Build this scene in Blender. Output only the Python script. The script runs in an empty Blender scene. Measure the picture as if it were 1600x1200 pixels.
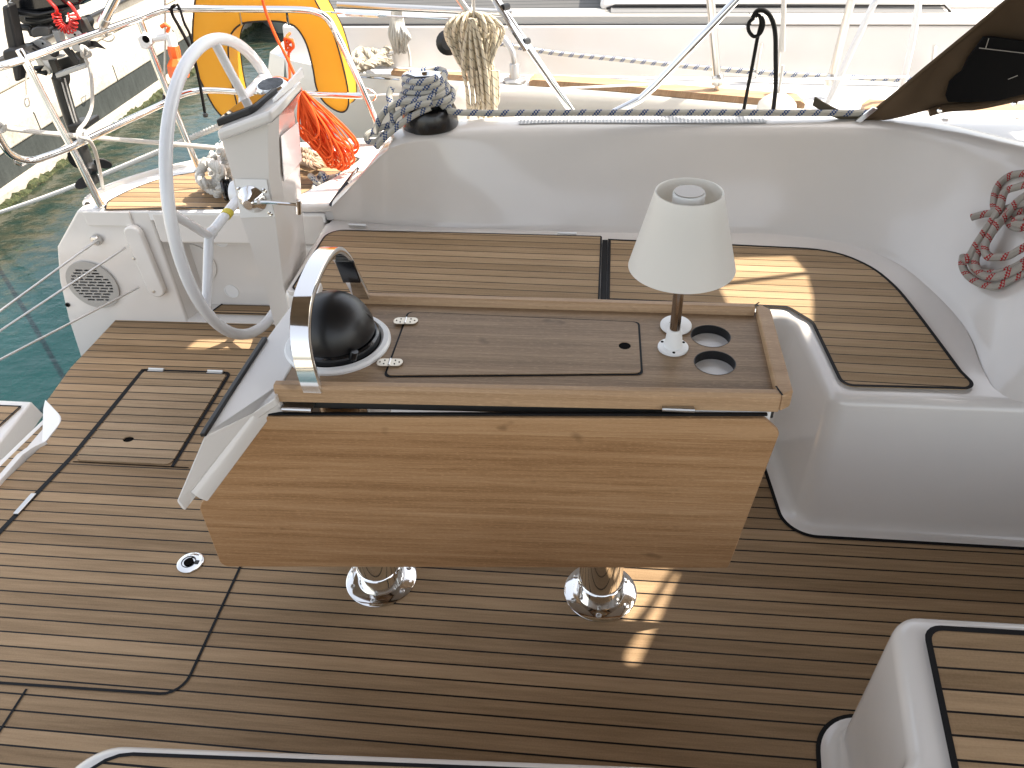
import bpy, bmesh, math, random
from mathutils import Vector, Matrix, Quaternion
random.seed(7)
scn = bpy.context.scene
# ------------------------------------------------------------------ camera
FPX, PITCH, YAW, ROLL, HC = 1233.0, .66174, .13774, -.05052, 1.6
_f = Vector((-math.sin(YAW)*math.cos(PITCH), math.cos(YAW)*math.cos(PITCH), -math.sin(PITCH)))
_r = Vector((math.cos(YAW), math.sin(YAW), 0)); _u = _r.cross(_f)
R_ = math.cos(ROLL)*_r + math.sin(ROLL)*_u
U_ = -math.sin(ROLL)*_r + math.cos(ROLL)*_u
CAM = Vector((0, 0, HC))
cd = bpy.data.cameras.new('camera'); co = bpy.data.objects.new('camera', cd); scn.collection.objects.link(co)
cd.sensor_width = 36; cd.lens = 36*FPX/1600; cd.clip_start = .02; cd.clip_end = 500
M = Matrix((R_, U_, -_f)).transposed().to_4x4(); M.translation = CAM
co.matrix_world = M; scn.camera = co
# ------------------------------------------------------------------ sky, sun, exposure
SUN = Vector((.56, .145, .82)).normalized()
EL = math.asin(SUN.z); AZ = math.atan2(SUN.x, SUN.y)
w = bpy.data.worlds.new('World'); scn.world = w; w.use_nodes = True
nt = w.node_tree; bg = nt.nodes['Background']; sk = nt.nodes.new('ShaderNodeTexSky'); sk.sky_type = 'NISHITA'
sk.sun_disc = False; sk.sun_elevation = EL; sk.sun_rotation = AZ; sk.dust_density = 2.0; sk.ozone_density = 1.0
hz = nt.nodes.new('ShaderNodeHueSaturation'); hz.inputs['Saturation'].default_value = .5; nt.links.new(sk.outputs[0], hz.inputs['Color'])
wmx = nt.nodes.new('ShaderNodeMix'); wmx.data_type = 'RGBA'; wmx.blend_type = 'MULTIPLY'; wmx.inputs[0].default_value = 1; wmx.inputs[7].default_value = (1.0, .955, .885, 1)
nt.links.new(hz.outputs[0], wmx.inputs[6]); nt.links.new(wmx.outputs[2], bg.inputs[0]); bg.inputs[1].default_value = .15
sl = bpy.data.lights.new('sun', 'SUN'); sl.energy = 3.6; sl.angle = math.radians(.5); sl.color = (1, .91, .78)
so = bpy.data.objects.new('sun', sl); scn.collection.objects.link(so)
so.rotation_euler = SUN.to_track_quat('Z', 'Y').to_euler(); so.location = (3, 3, 8)
scn.view_settings.view_transform = 'Standard'; scn.view_settings.look = 'None'
scn.view_settings.gamma = 1; scn.view_settings.exposure = 1.78; scn.view_settings.use_curve_mapping = False
scn.render.engine = 'CYCLES'; scn.cycles.max_bounces = 8; scn.cycles.diffuse_bounces = 5

# ------------------------------------------------------------------ measuring helpers (survey of the place)
def ray(u, v): return _f*1.0 + R_*((u-800)/FPX) - U_*((v-600)/FPX)
def az(u, v, z): d = ray(u, v); return CAM + d*((z-HC)/d.z)
def ay(u, v, y): d = ray(u, v); return CAM + d*(y/d.y)
def ax(u, v, x): d = ray(u, v); return CAM + d*(x/d.x)
def apl(u, v, p, n): d = ray(u, v); return CAM + d*((p-CAM).dot(n)/d.dot(n))
V = Vector
# ------------------------------------------------------------------ mesh helpers
class MB:
    def __init__(s): s.v = []; s.f = []; s.uv = {}; s.col = None
    def add(s, vs, fs):
        b = len(s.v); s.v += [tuple(p) for p in vs]; s.f += [tuple(b+i for i in f) for f in fs]; return s
    def hexa(s, a, b):   # two quads (bottom a, top b)
        return s.add(list(a)+list(b), [(3,2,1,0),(4,5,6,7),(0,1,5,4),(1,2,6,5),(2,3,7,6),(3,0,4,7)])
    def box(s, x0, x1, y0, y1, z0, z1):
        return s.hexa([(x0,y0,z0),(x1,y0,z0),(x1,y1,z0),(x0,y1,z0)], [(x0,y0,z1),(x1,y0,z1),(x1,y1,z1),(x0,y1,z1)])
    def prism(s, poly, d, both=True):   # poly 3D points, extruded by vector d
        n = len(poly); a = [V(p) for p in poly]; d = V(d); b = [p+d for p in a]
        nn = V((0,0,0))
        for i in range(n): nn += a[i].cross(a[(i+1)%n])
        fs = [tuple(range(n)), tuple(range(2*n-1, n-1, -1))] + [((i+1)%n, i, n+i, n+(i+1)%n) for i in range(n)]
        if nn.dot(d) > 0: fs = [tuple(reversed(f)) for f in fs]
        return s.add(a+b, fs)
    def rings(s, rings, closed=True, caps=True, uvl=None):
        n = len(rings[0]); base = len(s.v)
        for r in rings: s.v += [tuple(p) for p in r]
        m = n if closed else n-1
        for i in range(len(rings)-1):
            for j in range(m):
                a = base+i*n+j; b = base+i*n+(j+1)%n; c = b+n; d = a+n
                if uvl:
                    s.uv[len(s.f)] = [(uvl[i], j/m), (uvl[i], (j+1)/m), (uvl[i+1], (j+1)/m), (uvl[i+1], j/m)]
                s.f.append((a, b, c, d))
        if caps and closed:
            s.f.append(tuple(base+j for j in reversed(range(n)))); s.f.append(tuple(base+(len(rings)-1)*n+j for j in range(n)))
        return s
    def tube(s, pts, r, seg=10, closed=False, caps=True, flat=1.0, twist=None):
        P = [V(p) for p in pts]; n = len(P)
        rr = r if isinstance(r, (list, tuple)) else [r]*n
        T = []
        for i in range(n):
            a = P[(i-1) % n] if (closed or i > 0) else P[i]; b = P[(i+1) % n] if (closed or i < n-1) else P[i]
            t = b-a; T.append(t.normalized() if t.length > 1e-9 else V((0,0,1)))
        up = V((0,0,1)) if abs(T[0].z) < .9 else V((1,0,0))
        N = (up - T[0]*up.dot(T[0])).normalized(); rings = []; L = [random.random()]
        for i in range(n):
            if i:
                N = (N - T[i]*N.dot(T[i])); N = N.normalized() if N.length > 1e-6 else T[i].orthogonal().normalized()
                L.append(L[-1]+(P[i]-P[i-1]).length)
            B = T[i].cross(N)
            rings.append([P[i]+(N*math.cos(2*math.pi*k/seg)*flat+B*math.sin(2*math.pi*k/seg))*rr[i] for k in range(seg)])
        if closed:
            rings.append(rings[0]); L.append(L[-1]+(P[0]-P[-1]).length); caps = False
        return s.rings(rings, True, caps, L)
    def lathe(s, prof, c, axis=(0,0,1), seg=32, caps=True):
        q = V((0,0,1)).rotation_difference(V(axis).normalized()); c = V(c)
        return s.rings([[c+q@V((r*math.cos(2*math.pi*k/seg), r*math.sin(2*math.pi*k/seg), z)) for k in range(seg)] for r, z in prof], True, caps)
    def build(s, name, mat, parent=None, smooth=35, bevel=0, bseg=2, label=None):
        me = bpy.data.meshes.new(name); me.from_pydata(s.v, [], s.f); me.validate(); me.update()
        if s.uv:
            uvl = me.uv_layers.new(name='UVMap')
            for pi, cs in s.uv.items():
                if pi < len(me.polygons):
                    for li, c in zip(me.polygons[pi].loop_indices, cs): uvl.data[li].uv = c
        return fin(me, name, mat, parent, smooth, bevel, bseg, label)
def fin(me, name, mat, parent=None, smooth=35, bevel=0, bseg=2, label=None, recalc=True):
    bm = bmesh.new(); bm.from_mesh(me)
    if recalc: bmesh.ops.recalc_face_normals(bm, faces=bm.faces)
    for f in bm.faces: f.smooth = bool(smooth)
    if smooth:
        for e in bm.edges:
            if len(e.link_faces) == 2: e.smooth = e.calc_face_angle(0) < math.radians(smooth)
    bm.to_mesh(me); bm.free()
    me.materials.append(mat)
    o = bpy.data.objects.new(name, me); scn.collection.objects.link(o)
    if parent is not None: par(o, parent)
    if bevel:
        b = o.modifiers.new('bevel', 'BEVEL'); b.width = bevel; b.segments = bseg; b.limit_method = 'ANGLE'
        b.angle_limit = math.radians(38); b.harden_normals = True
        for p in me.polygons: p.use_smooth = True
    if label: o['label'] = label
    return o
def par(o, p):
    o.parent = p
    o.matrix_parent_inverse = Matrix.Translation(-wloc(p))
def wloc(p):
    l = V((0,0,0))
    while p: 
        l += p.location
        if p.parent: l += p.matrix_parent_inverse.translation
        p = p.parent
    return l
def thing(name, label, cat, loc=(0,0,0), group=None):
    o = bpy.data.objects.new(name, None); scn.collection.objects.link(o); o.location = loc; o.empty_display_size = .05
    o['label'] = label; o['category'] = cat
    if group: o['group'] = group
    return o
def tag(o, label=None, cat=None, group=None, kind=None):
    if label: o['label'] = label
    if cat: o['category'] = cat
    if group: o['group'] = group
    if kind: o['kind'] = kind
    return o
def cr(pts, n=8, closed=False):   # Catmull-Rom
    P = [V(p) for p in pts]; m = len(P); out = []
    for i in range(m if closed else m-1):
        g = lambda k: P[k % m] if closed else P[max(0, min(m-1, k))]
        a, b, c, d = g(i-1), g(i), g(i+1), g(i+2)
        for j in range(n):
            t = j/n
            out.append(.5*((2*b)+(c-a)*t+(2*a-5*b+4*c-d)*t*t+(3*b-a-3*c+d)*t**3))
    if not closed: out.append(P[-1])
    return out
def rnd(poly, r, n=6, closed=True):   # round the corners of a 2D/3D polygon; r number or list
    P = [V(p).to_3d() if len(p) == 2 else V(p) for p in poly]; m = len(P); out = []
    for i in range(m):
        ri = r[i] if isinstance(r, (list, tuple)) else r
        if (not closed and i in (0, m-1)) or ri <= 0: out.append(P[i]); continue
        a = (P[i-1]-P[i]); b = (P[(i+1) % m]-P[i]); la, lb = a.length, b.length; a.normalize(); b.normalize()
        ang = a.angle(b)
        if ang > 3.1: out.append(P[i]); continue
        d = min(ri/math.tan(ang/2), la*.49, lb*.49); rr = d*math.tan(ang/2)
        c = P[i]+(a+b).normalized()*(rr/math.sin(ang/2)); s = P[i]+a*d-c; e = P[i]+b*d-c
        tot = s.angle(e); axv = s.cross(e)
        for k in range(n+1): out.append(c+Quaternion(axv, tot*k/n)@s)
    return out
def offset(P, d, closed=True):   # offset a planar xy polyline to its right by d
    m = len(P); out = []
    for i in range(m):
        a = P[(i-1) % m] if (closed or i > 0) else None; b = P[(i+1) % m] if (closed or i < m-1) else None
        n = V((0,0,0)); k = 0
        vs = []
        if a is not None: t = P[i]-a; t.z = 0; vs.append(t)
        if b is not None: t = b-P[i]; t.z = 0; vs.append(t)
        vs = [t.normalized() for t in vs if t.length > 1e-7]
        n = V((0,0,0))
        for t in vs: n += V((t.y, -t.x, 0))
        n.normalize(); c = n.dot(V((vs[0].y, -vs[0].x, 0))) if vs else 1
        out.append(P[i]+n*(d/max(c, .5)))
    return out
def plate(name, outer, holes, z0, z1, mat, parent=None, mtx=None, bevel=0, label=None, smooth=35):
    cu = bpy.data.curves.new(name, 'CURVE'); cu.dimensions = '2D'; cu.fill_mode = 'BOTH'
    for lp in [outer]+list(holes):
        sp = cu.splines.new('POLY'); sp.points.add(len(lp)-1)
        for i, p in enumerate(lp): sp.points[i].co = (p[0], p[1], 0, 1)
        sp.use_cyclic_u = True
    cu.extrude = abs(z1-z0)/2
    ob = bpy.data.objects.new('tmp', cu); scn.collection.objects.link(ob)
    dg = bpy.context.evaluated_depsgraph_get(); dg.update()
    me = bpy.data.meshes.new_from_object(ob.evaluated_get(dg)); bpy.data.objects.remove(ob); bpy.data.curves.remove(cu)
    me.name = name
    bm = bmesh.new(); bm.from_mesh(me); bmesh.ops.remove_doubles(bm, verts=bm.verts, dist=1e-5)
    bmesh.ops.dissolve_limit(bm, angle_limit=.01, verts=bm.verts, edges=bm.edges)
    bmesh.ops.translate(bm, verts=bm.verts, vec=(0, 0, (z0+z1)/2))
    if mtx is not None: bm.transform(mtx)
    bm.to_mesh(me); bm.free(); me.materials.clear()
    return fin(me, name, mat, parent, smooth, bevel, 2, label)
def circ(cx, cy, r, n=28, r2=None): return [(cx+r*math.cos(2*math.pi*k/n), cy+(r2 or r)*math.sin(2*math.pi*k/n)) for k in range(n)]
def frame(o, x, z):   # matrix with origin o, local x axis x, local z axis z
    z = V(z).normalized(); x = V(x); x = (x-z*x.dot(z)).normalized(); y = z.cross(x)
    m = Matrix((x, y, z)).transposed().to_4x4(); m.translation = V(o); return m

# ------------------------------------------------------------------ materials
def mat(name, col=(.8,.8,.8), rough=.5, metal=0., coat=0., spec=None, trans=0., emis=None):
    m = bpy.data.materials.new(name); m.use_nodes = True; b = m.node_tree.nodes['Principled BSDF']
    b.inputs['Base Color'].default_value = (*col, 1); b.inputs['Roughness'].default_value = rough
    b.inputs['Metallic'].default_value = metal; b.inputs['Coat Weight'].default_value = coat
    b.inputs['Coat Roughness'].default_value = .05
    if spec is not None: b.inputs['Specular IOR Level'].default_value = spec
    m['b'] = 1
    return m
class NT:
    def __init__(s, m): s.t = m.node_tree; s.b = s.t.nodes['Principled BSDF']
    def n(s, typ, **k):
        nd = s.t.nodes.new(typ)
        for a, v in k.items(): setattr(nd, a, v)
        return nd
    def l(s, a, b): s.t.links.new(a, b); return s
    def coord(s, kind='Object', scale=(1,1,1), rot=(0,0,0), loc=(0,0,0)):
        tc = s.n('ShaderNodeTexCoord'); mp = s.n('ShaderNodeMapping'); s.l(tc.outputs[kind], mp.inputs[0])
        mp.inputs['Scale'].default_value = scale; mp.inputs['Rotation'].default_value = rot; mp.inputs['Location'].default_value = loc
        return mp.outputs[0]
    def noise(s, vec, scale, detail=4, rough=.5):
        nd = s.n('ShaderNodeTexNoise'); s.l(vec, nd.inputs['Vector']); nd.inputs['Scale'].default_value = scale
        nd.inputs['Detail'].default_value = detail; nd.inputs['Roughness'].default_value = rough; return nd.outputs[0]
    def math(s, op, a, b=None, c=None):
        nd = s.n('ShaderNodeMath', operation=op)
        for i, x in enumerate((a, b, c)):
            if x is None: continue
            if isinstance(x, (int, float)): nd.inputs[i].default_value = x
            else: s.l(x, nd.inputs[i])
        return nd.outputs[0]
    def ramp(s, fac, stops, interp='LINEAR'):
        nd = s.n('ShaderNodeValToRGB'); s.l(fac, nd.inputs[0]); cr_ = nd.color_ramp; cr_.interpolation = interp
        while len(cr_.elements) < len(stops): cr_.elements.new(.5)
        for e, (p, c) in zip(cr_.elements, stops):
            e.position = p; e.color = (c, c, c, 1) if isinstance(c, (int, float)) else (*c, 1)
        return nd.outputs[0]
    def mix(s, fac, a, b, mode='MIX'):
        nd = s.n('ShaderNodeMix', data_type='RGBA', blend_type=mode)
        for i, x in ((0, fac), (6, a), (7, b)):
            if isinstance(x, (int, float)): nd.inputs[i].default_value = x
            elif isinstance(x, tuple): nd.inputs[i].default_value = (*x, 1)
            else: s.l(x, nd.inputs[i])
        return nd.outputs[2]
    def bump(s, h, strength=.3, dist=.001):
        nd = s.n('ShaderNodeBump'); s.l(h, nd.inputs['Height']); nd.inputs['Strength'].default_value = strength
        nd.inputs['Distance'].default_value = dist; s.l(nd.outputs[0], s.b.inputs['Normal'])
    def col(s, c): s.l(c, s.b.inputs['Base Color'])
    def rough(s, c): s.l(c, s.b.inputs['Roughness'])
def gelcoat(name, col, rough=.16, var=.05):
    m = mat(name, col, rough, coat=.35); m.node_tree.nodes['Principled BSDF'].inputs['Coat Roughness'].default_value = .07; t = NT(m); c = t.coord()
    n1 = t.noise(c, 2.2, 5, .6); n2 = t.noise(c, 45, 3, .6)
    t.col(t.mix(t.ramp(n1, [(.35, 0), (.7, 1)]), tuple(x*(1-var) for x in col), col))
    t.rough(t.math('ADD', rough-.04, t.math('MULTIPLY', n2, .12))); t.bump(n1, .10, .01); return m
def teak(name, w, ang=0., off=0., seam=.08, dark=(.19,.122,.064), light=(.42,.288,.168), grey=.0, seamc=(.004,.004,.005)):
    m = mat(name, light, .62, spec=.18); t = NT(m)
    c = t.coord(rot=(0, 0, ang)); sp = t.n('ShaderNodeSeparateXYZ'); t.l(c, sp.inputs[0])
    y = t.math('ADD', t.math('DIVIDE', sp.outputs[1], w), off); fr = t.math('FRACT', y); idn = t.math('FLOOR', y)
    dist = t.math('ABSOLUTE', t.math('SUBTRACT', fr, .5))
    mask = t.math('GREATER_THAN', dist, .5-seam/2)
    wn = t.n('ShaderNodeTexWhiteNoise', noise_dimensions='1D'); t.l(idn, wn.inputs['W'])
    cb = t.n('ShaderNodeCombineXYZ'); t.l(t.math('MULTIPLY', sp.outputs[0], 2.2), cb.inputs[0]); t.l(t.math('MULTIPLY', y, 1.6), cb.inputs[1])
    t.l(t.math('MULTIPLY', wn.outputs[0], 37.0), cb.inputs[2])
    g1 = t.noise(cb.outputs[0], 2.0, 6, .62)
    cb2 = t.n('ShaderNodeCombineXYZ'); t.l(t.math('MULTIPLY', sp.outputs[0], 9), cb2.inputs[0]); t.l(t.math('MULTIPLY', y, 26), cb2.inputs[1]); t.l(t.math('MULTIPLY', wn.outputs[0], 11.0), cb2.inputs[2])
    g2 = t.noise(cb2.outputs[0], 1.5, 5, .7)
    c3 = t.coord(scale=(1, 3, 1)); g3 = t.noise(c3, 1.3, 3, .5); g4 = t.noise(t.coord(), 260, 2, .6)
    f = t.math('ADD', t.math('MULTIPLY', g1, .62), t.math('ADD', t.math('MULTIPLY', g2, .38), t.math('MULTIPLY', t.math('SUBTRACT', wn.outputs[0], .5), .34)))
    f = t.math('ADD', f, t.math('MULTIPLY', t.math('SUBTRACT', g3, .5), .35))
    f = t.math('ADD', f, t.math('MULTIPLY', t.math('SUBTRACT', g4, .5), .22))
    wood = t.ramp(f, [(.22, dark), (.50, tuple((a+b)/2 for a, b in zip(dark, light))), (.78, light)])
    t.col(t.mix(mask, wood, seamc)); t.rough(t.math('SUBTRACT', .62, t.math('MULTIPLY', mask, .2)))
    t.bump(t.math('SUBTRACT', t.math('MULTIPLY', g2, .5), mask), .35, .0012); return m
def varnished(name, dark, mid, light, ang=0., rough=.38, sc=1.0, vert=2, board=None):
    m = mat(name, mid, rough, spec=.22); t = NT(m); c = t.coord(rot=(0, 0, ang)); sp = t.n('ShaderNodeSeparateXYZ'); t.l(c, sp.inputs[0])
    ax_ = sp.outputs[vert] if vert != 'yz' else t.math('ADD', sp.outputs[1], t.math('MULTIPLY', sp.outputs[2], 1.3))
    def vec(a, b, k=0):
        cb = t.n('ShaderNodeCombineXYZ'); t.l(t.math('MULTIPLY', sp.outputs[0], a), cb.inputs[0]); t.l(t.math('MULTIPLY', ax_, b), cb.inputs[1]); cb.inputs[2].default_value = k; return cb.outputs[0]
    g1 = t.noise(vec(.9, 34), sc, 5, .6); g2 = t.noise(vec(6, 230, 3), sc, 5, .75); g3 = t.noise(vec(60, 700, 5), sc, 2, .6); g4 = t.noise(vec(1.5, 1.5, 8), 1.5, 3)
    f = t.math('ADD', t.math('MULTIPLY', g1, .46), t.math('ADD', t.math('MULTIPLY', g2, .44), t.math('MULTIPLY', g4, .14)))
    if board: f = t.math('ADD', f, t.math('MULTIPLY', t.math('GREATER_THAN', sp.outputs[2], board), .085)); f = t.math('SUBTRACT', f, t.math('MULTIPLY', t.math('MULTIPLY', t.math('LESS_THAN', sp.outputs[2], board), t.math('GREATER_THAN', sp.outputs[2], board-.13)), .03))
    cwood = t.ramp(f, [(.38, dark), (.51, mid), (.64, light)])
    fl = t.ramp(g3, [(.56, 0), (.64, 1)]); cw = t.mix(t.math('MULTIPLY', fl, .32), cwood, tuple(min(1, x*1.5) for x in light))
    st = t.ramp(t.noise(vec(9, 12, 21), 1.2, 2), [(.70, 0), (.76, 1)])
    t.col(t.mix(t.math('MULTIPLY', st, .45), cw, tuple(x*.45 for x in dark))); t.bump(g2, .25, .0006); return m
def rope_mat(name, base, fleck=None, freq=22., size=1., dens=.33):
    m = mat(name, base, .85, spec=.2); t = NT(m); tc = t.n('ShaderNodeTexCoord'); sp = t.n('ShaderNodeSeparateXYZ'); t.l(tc.outputs['UV'], sp.inputs[0])
    u, v = sp.outputs[0], sp.outputs[1]
    a = t.math('MULTIPLY', u, 330/size); b = t.math('MULTIPLY', v, 12.)
    d1 = t.math('SINE', t.math('MULTIPLY', t.math('ADD', a, t.math('MULTIPLY', b, .52)), 3.1416)); d2 = t.math('SINE', t.math('MULTIPLY', t.math('SUBTRACT', a, t.math('MULTIPLY', b, .52)), 3.1416))
    braid = t.math('MULTIPLY', d1, d2)
    nz = t.noise(t.coord(), 60, 3); colr = t.mix(t.math('MULTIPLY', nz, .6), base, tuple(x*.72 for x in base))
    colr = t.mix(t.ramp(braid, [(0, 0.), (.1, .0), (.6, .25)]), colr, tuple(x*.6 for x in base))
    if fleck:
        g = t.math('LESS_THAN', t.math('FRACT', t.math('ADD', t.math('MULTIPLY', u, freq), t.math('MULTIPLY', v, 1.))), dens)
        ck = t.math('GREATER_THAN', t.math('MULTIPLY', t.math('SINE', t.math('MULTIPLY', u, freq*6.283*5)), t.math('SINE', t.math('MULTIPLY', v, 6.283*5))), -.12)
        colr = t.mix(t.math('MULTIPLY', g, ck), colr, fleck)
    t.col(colr); t.bump(braid, .5, .0012); return m
GEL = gelcoat('white gelcoat', (.71, .68, .645), .16)
GEL2 = gelcoat('white gelcoat satin', (.79, .79, .785), .3)
GELC = gelcoat('cream gelcoat', (.74, .71, .64), .28)
TEAK = teak('teak deck planks', .0383, 0, .0, seam=.108)
TEAKH = teak('teak hatch planks', .0383, 0, .04, seam=.108, dark=(.205,.14,.08), light=(.43,.31,.195))
TEAKS = teak('teak seat planks', .0358, math.radians(2.2), .15, seam=.08, dark=(.235,.158,.085), light=(.44,.315,.19))
TEAKN = teak('teak companion planks', .0384, 0, .45, seam=.10)
WLEAF = varnished('oiled teak leaf', (.22,.115,.050), (.32,.18,.085), (.41,.25,.13), ang=0, vert=2, board=ay(800,692,1.13).z, sc=1.4)
WTOP = varnished('oiled teak top', (.165,.108,.060), (.245,.165,.098), (.35,.245,.15), vert=1)
WFID = varnished('oiled teak fiddle', (.30,.19,.105), (.40,.26,.15), (.48,.33,.20), vert='yz')
WRAIL = varnished('teak rail', (.28,.17,.09), (.38,.24,.14), (.46,.31,.19), vert=1)
STEEL = mat('polished stainless steel', (.82,.81,.79), .07, 1.)
STEEL2 = mat('brushed stainless steel', (.62,.61,.59), .3, 1.)
ALU = mat('cast aluminium', (.55,.55,.55), .4, .9)
BLACK = mat('black rubber', (.006,.006,.007), .6, spec=.2)
BLACKG = mat('glossy black plastic', (.006,.0065,.008), .16, coat=.2)
BLACKM = mat('matt black plastic', (.009,.009,.010), .45)
WPL = mat('white plastic', (.80,.80,.79), .3)
WSHEEN = mat('white painted aluminium', (.66,.67,.69), .22, coat=.4)
GREYV = mat('grey plastic grille', (.40,.385,.36), .45)
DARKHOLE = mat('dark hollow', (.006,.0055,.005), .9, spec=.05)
PLEXI = mat('smoked screen', (.02,.022,.025), .04, coat=.5)
ORANGEP = mat('orange plastic', (.85,.13,.02), .3)
REDP = mat('red plastic', (.55,.02,.015), .3)
GREYM = mat('grey motor casting', (.46,.46,.45), .35, .2)
GREYD = mat('dark grey motor casting', (.045,.045,.043), .35, .3)
GOLD = mat('worn stainless hinge', (.62,.55,.44), .3, .85)
def shade_mat():
    m = mat('frosted lamp shade', (.86,.85,.82), .35); m.node_tree.nodes['Principled BSDF'].inputs['Subsurface Weight'].default_value = .0
    t = NT(m); tr = t.n('ShaderNodeBsdfTranslucent'); tr.inputs[0].default_value = (.86,.84,.80,1); mx = t.n('ShaderNodeMixShader'); mx.inputs[0].default_value = .35
    out = [n for n in t.t.nodes if n.type == 'OUTPUT_MATERIAL'][0]
    t.l(t.b.outputs[0], mx.inputs[1]); t.l(tr.outputs[0], mx.inputs[2]); t.l(mx.outputs[0], out.inputs[0]); return m
SHADE = shade_mat()
def canvas(name, col):
    m = mat(name, col, .85, spec=.2); t = NT(m); c = t.coord(); n = t.noise(c, 3, 4); w1 = t.noise(c, 700, 2)
    t.col(t.mix(t.ramp(n, [(.3, 0), (.7, 1)]), tuple(x*.75 for x in col), tuple(x*1.15 for x in col))); t.bump(t.math('ADD', t.math('MULTIPLY', n, 8), w1), .35, .002); return m
CANV = canvas('brown canvas', (.095,.064,.038)); CANVB = canvas('black canvas', (.0025,.0025,.003)); CANVC = canvas('taupe awning canvas', (.20,.15,.105))
def yellow():
    m = mat('yellow vinyl', (.86,.42,.03), .42); t = NT(m); n = t.noise(t.coord(), 9, 4)
    t.col(t.mix(n, (.74,.42,.035), (.82,.52,.06))); t.bump(n, .35, .01)
    tr = t.n('ShaderNodeBsdfTranslucent'); tr.inputs[0].default_value = (.85,.52,.05,1); mx = t.n('ShaderNodeMixShader'); mx.inputs[0].default_value = .4
    out = [q for q in t.t.nodes if q.type == 'OUTPUT_MATERIAL'][0]
    t.l(t.b.outputs[0], mx.inputs[1]); t.l(tr.outputs[0], mx.inputs[2]); t.l(mx.outputs[0], out.inputs[0]); return m
YEL = yellow()
ROPEW = rope_mat('white rope', (.62,.60,.56)); ROPEB = rope_mat('beige rope black flecks', (.66,.58,.44), (.17,.15,.13), 34, .8, .22)
ROPEBL = rope_mat('grey rope blue flecks', (.52,.50,.44), (.025,.06,.17), 21, 1., .40); ROPER = rope_mat('grey rope red flecks', (.38,.35,.31), (.33,.015,.02), 26, 1.1)
ROPEO = rope_mat('orange rope', (.90,.13,.03)); ROPEK = rope_mat('black rope', (.008,.008,.008)); ROPEG = rope_mat('pale cord', (.55,.53,.50))
def water_mat():
    m = mat('harbour water', (.02,.10,.085), .04); t = NT(m); b = t.b; b.inputs['IOR'].default_value = 1.33
    c = t.coord(); n1 = t.noise(c, 2.2, 4, .55); n2 = t.noise(t.coord(scale=(1, 1.8, 1), rot=(0,0,.5)), 7., 4, .6); n3 = t.noise(c, .8, 2)
    deep = t.mix(t.ramp(n3, [(.35, 0), (.65, 1)]), (.002,.020,.021), (.004,.030,.030))
    al = t.ramp(t.noise(t.coord(rot=(0,0,.7)), 7, 6, .75), [(.60, 0), (.66, 1)]); reg = t.ramp(t.noise(c, 1.1, 2), [(.5, 0), (.6, 1)])
    sx = t.n('ShaderNodeSeparateXYZ'); t.l(c, sx.inputs[0])
    shal = t.ramp(t.math('ADD', t.math('MULTIPLY', t.math('ADD', sx.outputs[0], 3.2), -1.0), t.math('MULTIPLY', t.math('SUBTRACT', n2, .5), 1.3)), [(.1, 0), (.75, 1)])
    deep = t.mix(t.math('MULTIPLY', shal, .55), deep, t.mix(t.ramp(n2, [(.4,0),(.6,1)]), (.020,.024,.012), (.060,.048,.024)))
    t.col(t.mix(t.math('MULTIPLY', t.math('MULTIPLY', al, reg), .55), deep, (.022,.045,.012)))
    t.bump(t.math('ADD', t.math('MULTIPLY', n1, 1.), t.math('MULTIPLY', n2, .35)), .32, .06); return m
WATER = water_mat()
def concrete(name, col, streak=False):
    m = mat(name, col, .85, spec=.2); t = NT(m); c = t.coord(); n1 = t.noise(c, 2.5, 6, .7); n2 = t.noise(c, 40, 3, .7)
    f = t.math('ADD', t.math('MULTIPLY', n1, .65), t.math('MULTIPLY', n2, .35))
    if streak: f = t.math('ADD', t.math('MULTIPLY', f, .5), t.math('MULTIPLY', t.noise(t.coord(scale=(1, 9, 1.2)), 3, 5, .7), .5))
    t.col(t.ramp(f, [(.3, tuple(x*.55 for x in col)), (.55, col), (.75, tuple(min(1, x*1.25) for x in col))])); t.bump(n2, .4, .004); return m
CONC = concrete('pale concrete', (.42,.385,.33)); CONCD = concrete('streaked dark concrete', (.042,.048,.046), True)  # second tone is darker and streaked, for the recessed band and joints
def algae():
    m = mat('algae', (.08,.10,.02), .9); t = NT(m); n = t.noise(t.coord(), 25, 4, .7); n2 = t.noise(t.coord(), 90, 3)
    t.col(t.ramp(t.math('ADD', t.math('MULTIPLY', n, .6), t.math('MULTIPLY', n2, .4)), [(.35, (.02,.015,.008)), (.50, (.022,.034,.006)), (.62, (.075,.07,.03)), (.72, (.05,.018,.014))])); t.bump(n, .8, .02); return m
ALG = algae()
TAN = mat('silted underwater footing', (.20,.15,.07), .7)
def tread_mat():
    m = mat('moulded antislip tread', (.66,.655,.65), .4); t = NT(m); tc = t.coord(scale=(130, 130, 130), rot=(0,0,.78)); sp = t.n('ShaderNodeSeparateXYZ'); t.l(tc, sp.inputs[0])
    h = t.math('MULTIPLY', t.math('SINE', t.math('MULTIPLY', sp.outputs[0], 3.)), t.math('SINE', t.math('MULTIPLY', sp.outputs[1], 3.)))
    t.col(t.mix(t.ramp(h, [(.3, 0), (.5, 1)]), (.40,.41,.42), (.72,.72,.71))); t.bump(h, .8, .003); return m
TREAD = tread_mat()
def stripes():
    m = mat('slatted grey seat', (.4,.4,.4), .6); t = NT(m); sp = t.n('ShaderNodeSeparateXYZ'); t.l(t.coord(), sp.inputs[0]); fr = t.math('FRACT', t.math('MULTIPLY', sp.outputs[1], 14))
    t.col(t.mix(t.math('LESS_THAN', fr, .16), t.mix(t.noise(t.coord(scale=(1,8,1)), 4), (.045,.045,.043), (.085,.083,.078)), (.01,.01,.01))); return m  # slat colours lowered to stand for the shade over these seats
STRIPE = stripes()
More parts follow.
